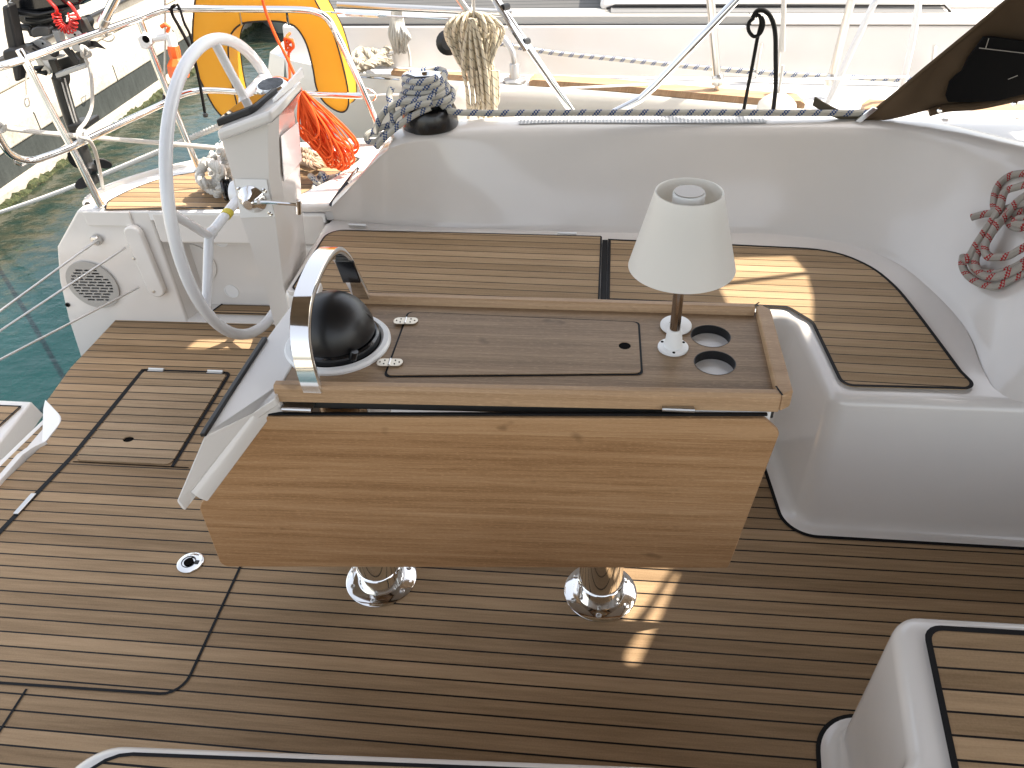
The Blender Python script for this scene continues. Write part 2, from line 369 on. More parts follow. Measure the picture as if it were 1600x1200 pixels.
# ================================================================== WATER, QUAY
wm = MB().add([(-60,-40,-.75),(60,-40,-.75),(60,80,-.75),(-60,80,-.75)], [(0,1,2,3)]).build('water', WATER, smooth=0); tag(wm, kind='structure')
q = thing('quay', 'pale concrete quay with a dark recessed band above the water', 'quay', (-4.4, 5, -.75))
MB().box(-30, -4.36, -30, 60, -.47, -.32).build('top_slab', CONC, q, bevel=.02)
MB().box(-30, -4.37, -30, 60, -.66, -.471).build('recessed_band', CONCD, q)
MB().box(-30, -4.30, -30, 60, -.80, -.661).build('lower_beam', CONC, q, bevel=.015)
MB().box(-30, -4.9, -30, 60, -.319, -.10).build('upper_step', CONC, q, bevel=.02)
for i in range(14): MB().box(-4.42, -4.356, 2+i*1.2, 2.008+i*1.2, -.46, -.325).build('joint', CONCD, q)
for y0 in (6.25, 9.8, 3.1):
    MB().tube([(-4.36+.05*math.sin(a), y0+.035*math.cos(a), -.42+.02*math.sin(a)) for a in [k*math.pi/8 for k in range(9)]], .006, 6).build('mooring_eye', STEEL2, q)
# algae fringe
b = MB(); rows = []
N = 420
for j, (dx, dz) in enumerate([(-.01, .02), (.012, .022), (.03, .0), (.045, -.05), (.05, -.12)]):
    rows.append([(-4.30+dx+random.uniform(-.014, .014), -2+i*.04+random.uniform(-.015,.015), -.735+dz+random.uniform(-.02, .02)) for i in range(N)])
b.rings(rows, closed=False, caps=False); tag(b.build('algae_fringe', ALG, smooth=0), 'strip of green and brown algae at the waterline of the quay', 'algae', kind='stuff')

# ================================================================== OWN SAILBOAT
boat = thing('sailboat', 'white sailboat cockpit moulding with teak laid floor and seats, seen from above', 'sailboat', (0, 1.2, 0))
# ---- cockpit sole
fl = [V((-1.84,2.345,0)), az(110,575,0), az(72,628,0), az(84,640,0), az(94,652,0), az(90,668,0), az(73,690,0), V((-1.737,1.47,0)), V((-1.74,.5,0)), V((-1.74,-.3,0)), V((2.6,-.3,0)), V((2.6,2.345,0))]
MB().prism([V((p.x,p.y,-.03)) for p in fl], (0,0,.03)).build('cockpit_floor', TEAK, boat, smooth=0)
def ribbon(name, pts, wd, z, m, parent, closed=False, h=.0008):
    P = [V((p[0], p[1], z)) for p in pts]; a = offset(P, wd/2, closed); c = offset(P, -wd/2, closed); n = len(P); mb = MB()
    mb.rings([[p+V((0,0,h)) for p in a+[a[0]]] if closed else [p+V((0,0,h)) for p in a], [p+V((0,0,h)) for p in c+[c[0]]] if closed else [p+V((0,0,h)) for p in c]], closed=False, caps=False)
    return mb.build(name, m, parent, smooth=0)
h1 = [(-1.58,2.045),(-1.255,2.045),(-1.245,1.575),(-1.575,1.575)]
big = [(-1.575,2.045),(-1.585,1.6),(-1.622,1.29),(-1.63,.85)]
ribbon('seam', big[:4], .016, .0012, BLACK, boat)
ribbon('seam', rnd([(-.905,1.5),(-.9,.87),(-1.8,.858)], [0,.05,0], 6, False), .007, .0012, BLACK, boat)
ribbon('seam', [(-1.262,.855),(-1.262,.2)], .006, .0012, BLACK, boat)
fh = plate('floor_hatch', [(p.x,p.y) for p in rnd([V((x,y,0)) for x,y in [(-1.566,2.033),(-1.266,2.033),(-1.259,1.585),(-1.566,1.585)]], .018, 4)], [circ(-1.445, 1.685, .017, 18, .013)], .0, .005, TEAKH, boat, bevel=.001)
ribbon('seam', rnd([V((-1.575,2.041,0)), V((-1.258,2.041,0)), V((-1.252,1.579,0))], [0,.02,0], 5, False), .011, .0012, BLACK, fh)
ribbon('seam', [(-1.57,1.579),(-1.2,1.577)], .004, .0012, DARKHOLE, fh)
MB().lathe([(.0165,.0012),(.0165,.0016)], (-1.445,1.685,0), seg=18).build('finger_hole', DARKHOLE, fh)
for x in (-1.525, -1.31):
    m_ = MB().box(x-.028,x+.028,2.030,2.048,.003,.0075).tube([(x-.028,2.041,.0085),(x+.028,2.041,.0085)], .0035, 8); m_.build('hinge', STEEL2, fh, bevel=.001)
mh = MB().hexa([(-1.622,1.36,.002),(-1.606,1.36,.002),(-1.60,1.44,.002),(-1.616,1.44,.002)], [(-1.622,1.36,.007),(-1.606,1.36,.007),(-1.60,1.44,.007),(-1.616,1.44,.007)]); mh.build('hinge', STEEL2, boat, bevel=.0015)
# flush ring pull
c = az(298, 880, 0)
rp = MB().lathe([(.034,.001),(.034,.004),(.031,.0055),(.016,.0055),(.015,.002),(.0,.002)], c, seg=36).build('ring_pull', STEEL, boat)
MB().tube([c+V((.018*math.cos(a)-.004, .018*math.sin(a), .0058)) for a in [2*math.pi*k/24 for k in range(24)]], .0012, 6, closed=True).build('groove', BLACKM, rp)
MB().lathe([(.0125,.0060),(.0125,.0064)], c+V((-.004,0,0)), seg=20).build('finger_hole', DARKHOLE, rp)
MB().box(c.x+.012,c.x+.024,c.y-.006,c.y+.006,.0058,.0072).build('latch', BLACKM, rp, bevel=.001)
# rail hinge fittings of transom + rim at the aft edge of the sole
e1 = [V((-1.735,.55,.006)), V((-1.735,1.47,.006)), V((-1.728,1.60,.006)), az(75,690,.004), az(92,668,.004), az(97,652,.004), az(86,640,.004), az(70,624,.004)]
b = MB(); P = cr([V((-1.738,.55,.006)), V((-1.738,1.47,.006)), V((-1.733,1.60,.006)), az(72,692,.004)], 5)
mb = MB(); mb.rings([[p+V((dx,0,dz)) for dx, dz in ((.004,0),(.002,.006),(-.016,.006),(-.020,.0),(-.022,-.05),(.004,-.05))] for p in P]); mb.build('transom_rim', GEL, boat)
tip = cr([az(70,623,.002), az(84,637,.002), az(95,650,.002), az(94,660,.002), az(84,673,.002), az(71,690,.002)],3)+[az(63,697,-.0), az(67,672,-.03), az(67,640,-.02)]
MB().prism([V((p.x,p.y,p.z)) for p in tip], (0,0,-.12)).build('transom_corner', GEL, boat, bevel=.004)
# ---- generic moulded wall round a seat
def seatwall(name, line, rads, back, ztop, parent, m, n=10):
    P = rnd([V((x,y,0)) for x,y in line], rads, n, False)
    dense = []
    for i in range(len(P)-1):
        k = max(1, int((P[i+1]-P[i]).length/.12)); dense += [P[i].lerp(P[i+1], j/k) for j in range(k)]
    dense.append(P[-1]); P = dense
    prof = [(.034,.004),(.024,.006),(.014,.012),(.006,.024),(.001,.045),(-.002,.2),(-.006,ztop-.03),(-.0075,ztop-.018),(-.011,ztop-.009),(-.018,ztop-.003),(-.028,ztop)]
    R = [[p+V((0,0,z)) for p in offset(P, d, False)] for d, z in prof]
    mb = MB(); mb.rings(R, closed=False, caps=False)
    top = R[-1]; b0 = len(mb.v); poly = list(top)+[V((x,y,ztop)) for x,y in back]
    mb.add(poly, [tuple(range(len(poly)))])
    me_o = mb.build(name, m, parent, smooth=40)
    bm = bmesh.new(); bm.from_mesh(me_o.data); bmesh.ops.remove_doubles(bm, verts=bm.verts, dist=1e-5)
    bmesh.ops.recalc_face_normals(bm, faces=bm.faces)
    big_ = max(bm.faces, key=lambda f: f.calc_area()); 
    if big_.normal.z < 0: bmesh.ops.reverse_faces(bm, faces=bm.faces)
    bm.to_mesh(me_o.data); bm.free()
    # black caulk line at the floor
    C = offset(P, .037, False); ribbon('caulk_line', C, .012, .0018, BLACK, parent)
    return me_o
# far seat base (offset to the right of the travel direction = outwards, towards the cockpit)
line = [(-.945,2.34),(-.935,1.885),(.505,1.835),(.535,1.475),(3.0,1.46)]
pairs = [((521,340),(518,323,.48)),((542,342),(547,293,.55)),((564,344),(573,265,.62)),((592,346),(597,242,.67)),((622,348),(622,227,.70)),
 ((700,352),(700,212,.70)),((850,358),(850,203,.70)),((1000,361),(1000,203,.70)),((1130,361),(1180,203,.70)),((1224,364),(1310,202,.70)),((1320,378),(1420,207,.70)),
 ((1399,407),(1490,222,.70)),((1460,455),(1547,237,.70)),((1513,514),(1600,253,.70))]
F_ = [az(a[0], a[1], .428) for a, b_ in pairs]+[V((.915,1.60,.428)), V((.925,1.510,.428))]
T_ = [az(*b_) for a, b_ in pairs]+[V((1.22,1.97,.70)), V((1.30,1.75,.70))]
F_ += [V((1.02,1.494,.428)), V((1.4,1.49,.428)), V((2.2,1.49,.428)), V((3.0,1.49,.428))]; T_ += [V((1.38,1.62,.70)), V((1.6,1.56,.70)), V((2.2,1.54,.70)), V((3.0,1.54,.70))]
FF = cr(F_, 8); TT = cr(T_, 8)
back = [(p.x, p.y+.02) for p in reversed(FF)]
seatwall('seat_moulding', line, [0,.04,.05,.05,0], back, .42, boat, GEL)
# coaming
prof = [(-.02,-.006),(.02,.004),(.055,.016),(.10,.05),(.17,.12),(.27,.24),(.42,.42),(.58,.60),(.72,.75),(.83,.865),(.90,.935),(.955,.98),(1.0,1.0)]
rows = [[] for _ in range(len(prof)+9)]
Tn = offset([V((p.x,p.y,0)) for p in TT], -1., False)
for i, (a, c_) in enumerate(zip(FF, TT)):
    for k, (h, vv) in enumerate(prof): rows[k].append(V((a.x+(c_.x-a.x)*h, a.y+(c_.y-a.y)*h, (.410, .4202, .4235)[k] if k < 3 else a.z-.004+(c_.z-a.z+.004)*vv)))
    nrm = (Tn[i]-V((c_.x,c_.y,0))).normalized()
    for k, (d, dz) in enumerate([(.012,.008),(.03,.012),(.09,.012),(.115,.006),(.125,-.01),(.132,-.06),(.14,-.20),(.16,-.26),(.20,-.27)]):
        rows[len(prof)+k].append(V((c_.x,c_.y,0))+nrm*d+V((0,0,max(c_.z+dz, .425 if k<8 else .42))))
cm = MB().rings(rows, closed=False, caps=False)
first = [r[0] for r in rows]; cm.add(first+[V((first[-1].x, first[-1].y, .40)), V((first[0].x, first[0].y, .40))], [tuple(range(len(first)+2))])
cm.build('coaming', GEL, boat, smooth=60)
# antislip tread on the coaming top
ii = [i for i, p in enumerate(TT) if -.30 < p.x < .52 and p.y > 2.3]
mb = MB(); rws = []
for d in (.022, .04, .07, .095): rws.append([V((TT[i].x, TT[i].y, 0))+(Tn[i]-V((TT[i].x,TT[i].y,0))).normalized()*d+V((0,0,TT[i].z+.0145)) for i in ii])
mb.rings(rws, closed=False, caps=False).build('antislip_tread', TREAD, boat)
# seat teak, left (lid) and right
lid = rnd([V(p) for p in [(-.905,1.875,0),(-.905,2.268,0),(-.003,2.247,0),(-.003,1.845,0)]], [.02,.06,.01,.01], 6)
ld = MB().prism([V((p.x,p.y,.421)) for p in lid], (0,0,.018)).build('seat_lid', GEL, boat, bevel=.005, bseg=3)
lt = rnd([V(p) for p in [(-.888,1.878,0),(-.888,2.252,0),(-.006,2.232,0),(-.006,1.85,0)]], [.02,.055,.005,.005], 6)
MB().prism([V((p.x,p.y,.435)) for p in lt], (0,0,.006)).build('teak_facing', TEAKS, ld, bevel=.001)
ribbon('caulk_line', lt, .005, .4412, BLACK, ld, True)
ribbon('caulk_line', [(.0065,2.235),(.0065,1.855)], .017, .4275, BLACK, boat)
rt = [az(u,v,.425) for u,v in [(950,380),(1190,386),(1290,393),(1350,413),(1392,443),(1430,487),(1501,592)]]
rt = [V((.02,2.238,0))]+rt[1:6]+[V((.856,1.60,0)), V((.835,1.54,0)), V((.585,1.535,0)), V((.545,1.56,0)), V((.552,1.80,0)), V((.50,1.87,0)), V((.02,1.885,0))]
rt = cr([V((p.x,p.y,0)) for p in rt[:7]], 5)[:-1]+rnd([V((p.x,p.y,0)) for p in [rt[6]]+[V((.874,1.534,0)), V((.572,1.530,0)), V((.552,1.80,0)), V((.50,1.87,0)), V((.02,1.885,0))]], [0,.035,.03,.05,.03,0], 8, False)
MB().prism([V((p.x,p.y,.4215)) for p in rt], (0,0,.0055)).build('seat_teak', TEAKS, boat, bevel=.001)
ribbon('caulk_line', rt, .009, .4225, BLACK, boat, True, h=.0052)
for u, v in ((559,353),(886,366)):
    p = az(u, v, .43); MB().tube([p+V((-.03,0,.004)), p+V((.03,-.002,.004))], .004, 8).box(p.x-.028,p.x+.028,p.y-.009,p.y+.009,.4292,.4315).build('hinge', STEEL2, boat)
# ---- near seats
seatwall('near_seat_moulding', [(2.6,.925),(.515,.905),(.475,.622),(-.80,.562),(-.85,-.25)], [0,.06,.05,.09,0], [(2.6,-.25)], .42, boat, GEL)
nt_ = rnd([V(p) for p in [(2.6,.875,0),(.565,.865,0),(.525,.53,0),(.525,.2,0),(2.6,.2,0)]], [0,.03,0,0,0], 5)
MB().prism([V((p.x,p.y,.4215)) for p in nt_], (0,0,.0055)).build('seat_teak', TEAKN, boat); ribbon('caulk_line', nt_, .0105, .4225, BLACK, boat, True, h=.0052)
nt2 = rnd([V(p) for p in [(.45,.592,0),(-.755,.534,0),(-.79,.0,0),(.45,.0,0)]], [0.0,.07,0,0], 5)
MB().prism([V((p.x,p.y,.4215)) for p in nt2], (0,0,.0055)).build('seat_teak', TEAKN, boat); ribbon('caulk_line', nt2, .006, .4225, BLACK, boat, True, h=.0052)
# near coaming behind the viewer, foredeck side closures
MB().prism([V((-.9,-.15,.0)),V((2.8,-.15,0)),V((2.8,-.55,0)),V((-.9,-.5,0))], (0,0,.52)).build('near_coaming', GEL, boat, bevel=.05, bseg=4)
# bulkhead forward, out of view, added to cut light from the right
MB().box(2.0,2.15,-.3,2.6,-.1,.72).build('added_bulkhead', GEL, boat, bevel=.03)
# ---- aft quarter: deck, inner wall with wheel recess
qd = MB()
qa = [V((x,0,z)) for x,z in [(-1.815,.453),(-1.95,.31),(-2.0,.17),(-2.035,.0),(-2.06,-.2),(-2.0,-.8),(-1.55,-.8),(-1.55,.453)]]
qd.prism([p+V((0,2.345,0)) for p in qa], (0,.12,0))
qd.build('quarter_wall', GEL, boat, bevel=.009, bseg=3)
MB().prism([V((-1.55,2.345,.33)),V((-.93,2.345,.33)),V((-.93,2.345,.45)),V((-1.55,2.345,.45))], (0,.12,0)).build('recess_lip', GEL, boat, bevel=.012, bseg=3)
RB = 2.465
MB().add([(-1.55,2.36,-.02),(-1.51,RB,-.02),(-1.51,RB,.45),(-1.55,2.36,.45)], [(0,1,2,3)]).add([(-1.52,RB,-.02),(-.9,RB,-.02),(-.9,RB,.45),(-1.52,RB,.45)], [(0,1,2,3)]).build('recess_wall', GEL, boat, smooth=0)
MB().box(-1.55,-.9,2.345,RB,-.05,.006).build('recess_floor', GEL, boat, smooth=0)
MB().prism([V(p) for p in [(-1.475,2.395,.006),(-1.1,2.395,.006),(-1.1,2.455,.006),(-1.46,2.455,.006)]], (0,0,.006)).build('recess_teak', TEAK, boat)
ribbon('caulk_line', [(-1.455,2.457),(-1.477,2.393),(-1.1,2.393)], .008, .0125, BLACK, boat)
MB().box(-1.05,-.93,2.346,RB,-.02,.33).build('quarter_wall', GEL, boat, bevel=.02)
# quarter deck, hull side
dk = [(-1.79,2.40),(-1.81,2.43),(-1.80,2.50),(-1.74,2.60),(-1.62,2.715),(-1.44,2.82),(-1.2,2.90),(-.9,2.955),(0,3.03),(1.4,3.05),(3.2,3.0)]
dko = cr([V((x,y,0)) for x,y in dk], 5)
poly = [V((p.x,p.y,.4505)) for p in dko]+[V((3.2,2.56,.4505)), V((-.6,2.47,.4505)), V((-.93,2.36,.4505)), V((-.93,2.346,.4505)), V((-1.79,2.346,.4505))]
MB().prism([p-V((0,0,.03)) for p in poly], (0,0,.03)).build('side_deck', GEL2, boat, smooth=0)
rows = [[V((p.x,p.y,.45))+V((0,0,0)) for p in dko]]
on = offset(dko, -1., False)
for d, z in [(.006,.462),(.016,.465),(.026,.455),(.03,.43),(.02,.2),(-.03,-.2),(-.10,-.5),(-.2,-.9)]:
    rows.append([V((p.x,p.y,z))+(on[i]-p).normalized()*d for i, p in enumerate(dko)])
MB().rings(rows, closed=False, caps=False).build('hull_side', GEL, boat)
MB().box(-1.82,3.2,-.6,2.3,-.9,-.06).build('hull', GEL, boat)
tk = [az(165,328,.455), az(172,314,.455), az(215,293,.455), az(265,277,.455), az(330,266,.455)]
tkp = cr([V((p.x,p.y,0)) for p in tk]+[V((-1.30,2.815,0)), V((-1.0,2.865,0))], 5)+[V((-.93,2.80,0)), V((-.99,2.60,0)), V((-1.08,2.43,0)), V((-1.12,2.385,0))]
MB().prism([V((p.x,p.y,.4512)) for p in tkp], (0,0,.006)).build('deck_teak', TEAK, boat, bevel=.001)
ribbon('caulk_line', tkp, .006, .4515, BLACK, boat, True, h=.0062)
MB().prism([V((-1.79,2.335,.40)),V((-1.62,2.335,.40)),V((-1.62,2.335,.454)),V((-1.79,2.335,.454))], (0,.012,0)).build('lip_joint', GEL, boat, bevel=.004)
# raised white step ahead of the deck teak
MB().prism([V(p) for p in [(-1.085,2.348,.452),(-.93,2.348,.452),(-.86,2.36,.452),(-.80,2.62,.452),(-.90,2.70,.452),(-.97,2.56,.452)]], (0,0,.03)).build('deck_step', GEL, boat, bevel=.012, bseg=3)
# toe strip on the hull edge
MB().tube([V((p.x,p.y,.47)) for p in dko if p.x > -1.5], .011, 8).build('toe_rail', GEL2, boat)
# small fittings on the quarter wall
def capsule(x0, z0, x1, z1, w_, y, th, name, m, parent):
    a = V((x0,0,z0)); c2 = V((x1,0,z1)); d = (c2-a).normalized(); nn = V((-d.z,0,d.x)); P = []
    for k in range(13): t = math.pi*k/12; P.append(c2+(nn*math.cos(t)+d*math.sin(t))*w_)
    for k in range(13): t = math.pi*k/12; P.append(a+(-nn*math.cos(t)-d*math.sin(t))*w_)
    return MB().prism([p+V((0,y,0)) for p in P], (0,-th,0)).build(name, m, parent, bevel=.008, bseg=3)
cv = capsule(-1.615,.155,-1.625,.375,.033,2.346,.028,'cover_plate',GEL,boat)
for u, v in ((209,404),(240,455)):
    p = ay(u,v,2.318); MB().lathe([(.006,0),(.006,.002),(.002,.003)], p, (0,-1,0), 12).build('screw', STEEL2, cv)
# vent
vc = V((-1.868, 2.344, .158)); fm = frame(vc, (1,0,0), (0,-1,0))
slots = []
for r_ in range(-6, 7):
    y = r_*.0125; half = math.sqrt(max(0, .079**2-(abs(y)+.004)**2)); off = .011 if r_ % 2 else 0.
    x = -.09+off
    while x < .09:
        a, c2 = max(x, -half), min(x+.030, half)
        if c2-a > .010: slots.append([(a,y-.0038),(c2,y-.0038),(c2,y+.0038),(a,y+.0038)])
        x += .0355
vt = plate('vent_grille', circ(0,0,.098,48), slots, .001, .008, GREYV, boat, fm, bevel=0)
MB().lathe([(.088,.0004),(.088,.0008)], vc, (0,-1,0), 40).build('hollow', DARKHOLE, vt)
p = ay(152,374,2.34); e_ = MB().lathe([(.020,0),(.020,.010),(.016,.016),(.007,.018),(.006,.012),(0,.012)], p, (0,-1,0), 28).build('wire_eye', STEEL2, boat)
p = ay(106,476,2.344); MB().lathe([(.009,0),(.009,.004),(.006,.004),(.006,-.0)], p, (0,-1,0), 20).build('drain', BLACKM, boat)
p = ay(290,362,RB-.002); MB().prism([p+V((dx,0,dz)) for dx,dz in [(-.035,.03),(.03,.03),(.045,.01),(.045,-.03),(-.03,-.03)]], (0,-.006,0)).build('instrument_plate', BLACKG, boat, bevel=.002)
MB().lathe([(.085,0),(.085,.006),(.075,.008),(0,.008)], ay(304,412,RB), (0,-1,0), 32).build('locker_cover', GEL, boat)
for u, v in ((345,375),(362,455)): MB().lathe([(.028,0),(.028,.002),(.025,.002),(.025,.0005)], ay(u,v,RB), (0,-1,0), 24).build('moulded_ring', GEL2, boat)
# small dark latch lying on the aft slope of the coaming
la = [az(516,322,.475), az(532,299,.51), az(548,277,.545), az(560,262,.57)]
lh = MB().tube(la, [.011,.011,.009,.007], 10, flat=.5).build('hatch_latch', BLACKG, boat); MB().tube([az(545,285,.545),az(557,264,.57)], .004, 8).build('latch_rail', STEEL, lh)

# ================================================================== BATHING PLATFORM aft
pf = thing('bathing_platform', 'white bathing platform with a teak top, sunk below the aft edge of the cockpit floor', 'swim platform', (-2.1,1.7,-.2))
pt = [az(52,626,-.12), az(72,648,-.12), V((-2.02,1.55,-.12)), V((-2.04,1.2,-.12)), V((-2.6,1.2,-.12)), V((-2.6,1.97,-.12)), az(0,634,-.12)]
zt_p, zb_p = -.12, -.20
ta, tb2 = az(50,627,zt_p), az(0,690,zt_p); tb3 = tb2+(tb2-ta)*1.6
ba, bb2 = az(70,648,zb_p), az(0,750,zb_p); bb3 = bb2+(bb2-ba)*1.2
top_p = [ta, tb3, V((-2.9,tb3.y,zt_p)), V((-2.9,ta.y+.012,zt_p))]; bot_p = [ba, bb3, V((-2.9,bb3.y,zb_p)), V((-2.9,ba.y,zb_p))]
MB().hexa([p for p in bot_p], [p for p in top_p]).build('platform_body', GEL, pf, bevel=.008, bseg=3)
tq = [az(33,637,zt_p), az(0,667,zt_p)]; tq2 = tq[1]+(tq[1]-tq[0])*2.0
tp_ = [tq[0], tq2, V((-2.8,tq2.y,zt_p)), V((-2.8,tq[0].y,zt_p))]
MB().prism([V((p.x,p.y,zt_p+.0005)) for p in tp_], (0,0,.006)).build('teak_facing', TEAK, pf); ribbon('caulk_line', tp_, .007, zt_p+.001, BLACK, pf, True, h=.0058)
st = [az(66,662,-.06), az(7,742,-.06), az(0,752,-.06)]
MB().hexa([(-1.90,1.50,-.30),(-1.76,1.50,-.30),(-1.80,1.84,-.30),(-1.86,1.86,-.30)], [(-1.90,1.50,-.07),(-1.76,1.50,-.07),(-1.80,1.84,-.07),(-1.86,1.86,-.07)]).build('step_body', GEL, pf, bevel=.006)
MB().prism([V(p) for p in [(-1.865,1.56,-.0695),(-1.775,1.56,-.0695),(-1.80,1.79,-.0695),(-1.84,1.81,-.0695)]], (0,0,.004)).build('step_teak', TEAK, pf)
# ================================================================== COCKPIT TABLE
tb = thing('cockpit_table', 'teak cockpit table with hanging front leaf on two polished pedestals', 'table', (-.15, 1.22, 0))
ZT = .65
cn = [V((-.632,1.150,0)), V((.345,1.178,0)), V((.352,1.497,0)), V((-.56,1.515,0)), V((-.655,1.335,0))]
outer = [(-.62,1.165),(.333,1.19),(.34,1.49),(-.555,1.50),(-.64,1.30)]
ring_c = (-.545,1.335)
holes = [circ(.230,1.393,.0405,36), circ(.230,1.299,.0405,36)]
htc = [(-.425,1.452),(.080,1.434),(.083,1.254),(-.423,1.219)]
lidp = rnd([V((x,y,0)) for x,y in htc], .012, 4)
topo = plate('table_top', [(p.x,p.y) for p in rnd([V((x,y,0)) for x,y in outer],[.002,.01,.01,.002,.002],4)], holes+[circ(-.547,1.333,.098,40)], ZT-.02, ZT, WTOP, tb)
lc_ = sum(lidp, V((0,0,0)))/len(lidp)
MB().prism([V((p.x,p.y,ZT+.0006))+V(((1 if p.x>lc_.x else -1)*.0045,(1 if p.y>lc_.y else -1)*.0045,0)) for p in lidp], (0,0,.0006)).build('seam', BLACK, topo, smooth=0)
td = plate('table_hatch', [(p.x,p.y) for p in offset(lidp, -.0)], [circ(.052,1.345,.0125,20)], ZT+.0010, ZT+.0030, WTOP, tb, bevel=.0006)
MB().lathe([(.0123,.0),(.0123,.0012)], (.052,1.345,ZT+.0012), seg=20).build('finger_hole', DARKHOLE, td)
for (u,v), L in (((634,502),1),((609,567),1)):
    p = az(u, v, ZT+.005); d = V((1,.04,0)).normalized(); nn = V((-d.y,d.x,0)); P = []
    for k in range(13): t = math.pi*k/12-math.pi/2; P.append(p+d*(.017+.010*math.cos(t))+nn*.0125*math.sin(t))
    for k in range(13): t = math.pi*k/12+math.pi/2; P.append(p-d*(.017-.010*math.cos(t))+nn*.0125*math.sin(t))
    hg = MB().prism(P, (0,0,.0022)).build('hinge', GOLD, tb, bevel=.0005)
    MB().tube([p-nn*.011+V((0,0,.0022)), p+nn*.011+V((0,0,.0022))], .0026, 8).build('knuckle', STEEL2, hg)
    sb = MB()
    for dx, dy in ((.02,0),(-.02,0),(.011,.006),(-.011,.006),(.011,-.006),(-.011,-.006)): sb.lathe([(.0016,0),(.0016,.0008),(0,.0008)], p+d*dx+nn*dy+V((0,0,.0022)), seg=8)
    sb.build('screw_heads', DARKHOLE, hg)
for (x, y) in ((.230,1.393),(.230,1.299)):
    cup = MB().lathe([(.0405,-.002),(.0405,-.055),(.038,-.062),(0,-.062)], (x,y,ZT-.018), seg=36, caps=False).build('cup_well', GREYV, tb)
    MB().lathe([(.0400,-.0215),(.0400,.0006),(.0412,.0006)], (x,y,ZT), seg=36, caps=False).build('hole_lining', BLACKM, cup)
# fiddle rails : front, far, right end
def rail(name, a, b_, inn, hgt, z0, m, parent):
    a, b_ = V(a), V(b_); d = (b_-a).normalized(); n_ = V((-d.y, d.x, 0))*inn
    prof = [(0,0),(0,hgt*.8),(.004,hgt),(.020,hgt),(.026,hgt-.006),(.028,z0*0+.024)]
    R = []
    for P, ext in ((a,0),(b_,0)):
        R.append([P+n_*o+V((0,0,h)) for o, h in ((0,0),(0,hgt-.006),(.005,hgt),(.019,hgt),(.025,hgt-.008),(.0255,0))])
    return MB().rings(R).build(name, m, parent, smooth=50, bevel=.002)
zb = ZT-.022
WF2 = WFID
rail('fiddle', (-.632,1.152,zb), (.338,1.178,zb), 1, .040, zb, WF2, tb)
rail('fiddle', (-.600,1.512,zb), (.330,1.500,zb), -1, .040, zb, WF2, tb)
MB().prism([V((x,y,zb)) for x,y in [(.340,1.178),(.362,1.195),(.362,1.475),(.345,1.495),(.333,1.488),(.331,1.202)]], (0,0,.040)).build('fiddle', WF2, tb, bevel=.005, bseg=3)
for a, c2 in (((.3390,1.178),(.331,1.206)), ((.3315,1.489),(.3405,1.500))):
    ribbon('mitre_joint', [a, c2], .0035, zb+.0402, BLACK, tb)
for y, sg in ((1.198,1),(1.492,-1)):
    MB().prism([V((.331,y,ZT+.001)), V((.311,y-.0*sg,ZT+.001)), V((.331,y+.012*sg,ZT+.001))], (0,0,.002)).build('corner_caulk', BLACK, tb)
# apron / underframe
MB().box(-.55,.30,1.22,1.46,.56,.63).build('underframe', GEL2, tb, bevel=.01)
MB().prism([V(p) for p in [(-.63,1.168,.60),(.335,1.192,.60),(.335,1.22,.60),(-.63,1.20,.60)]], (0,0,.026)).build('hinge_rail', GREYD, tb, bevel=.003)
MB().box(.16,.325,1.178,1.186,.602,.628).build('hinge_plate', GEL2, tb)
# hanging leaf
def lf(u, v):
    s = .0279; p0 = V((-.63,1.140,0)); n_ = V((s,-1,0)).normalized(); n_ = V((n_.x, n_.y, -.0)).normalized()
    return apl(u, v, p0, n_)
leafp = [lf(408,652), lf(1196,655), lf(1219,676), lf(1138,888), lf(346,886), lf(312,796), lf(314,787)]
leafp = rnd(leafp, [.02,.015,.02,.008,.02,.008,.006], 5)
nrm = V((-.0279,1,0)).normalized()
lfm = MB().prism(leafp, nrm*.012).build('leaf', WLEAF, tb, bevel=.003, bseg=3)
ed = [p+nrm*.001 for p in [lf(404,651), lf(1200,652)]]
MB().hexa([ed[0]+V((0,.002,-.001)), ed[1]+V((0,.002,-.001)), ed[1]+V((0,.010,-.001)), ed[0]+V((0,.010,-.001))], [p+V((0,.002+dy,.004)) for p, dy in ((ed[0],0),(ed[1],0),(ed[1],.008),(ed[0],.008))]).build('edge_seal', BLACK, lfm, bevel=.002)
for u in (463, 1060):
    p = lf(u, 642)+V((0,.004,0)); MB().tube([p-V((.03,0,0)), p+V((.03,0,0))], .005, 10).box(p.x-.03,p.x+.03,p.y,p.y+.02,p.z-.002,p.z+.002).build('hinge', STEEL2, tb)
# pedestals
for x in (-.527, .023):
    y = 1.222
    pd = MB().lathe([(.052,.6),(.052,.05)], (x,y,0), seg=48, caps=False).build('pedestal', STEEL, tb)
    MB().lathe([(.0885,.0005),(.0885,.003),(.0865,.0045),(.058,.006),(.056,.010),(.056,.052),(.0535,.054),(.052,.056)], (x,y,0), seg=64, caps=False).build('floor_flange', STEEL, pd)
    for k in range(6):
        a = math.radians(60*k+28); MB().lathe([(.007,0),(.007,.001),(.0045,.0022),(.002,.0012),(0,.0012)], (x+.073*math.cos(a), y+.073*math.sin(a), .0055), seg=14).build('screw', STEEL2, pd)
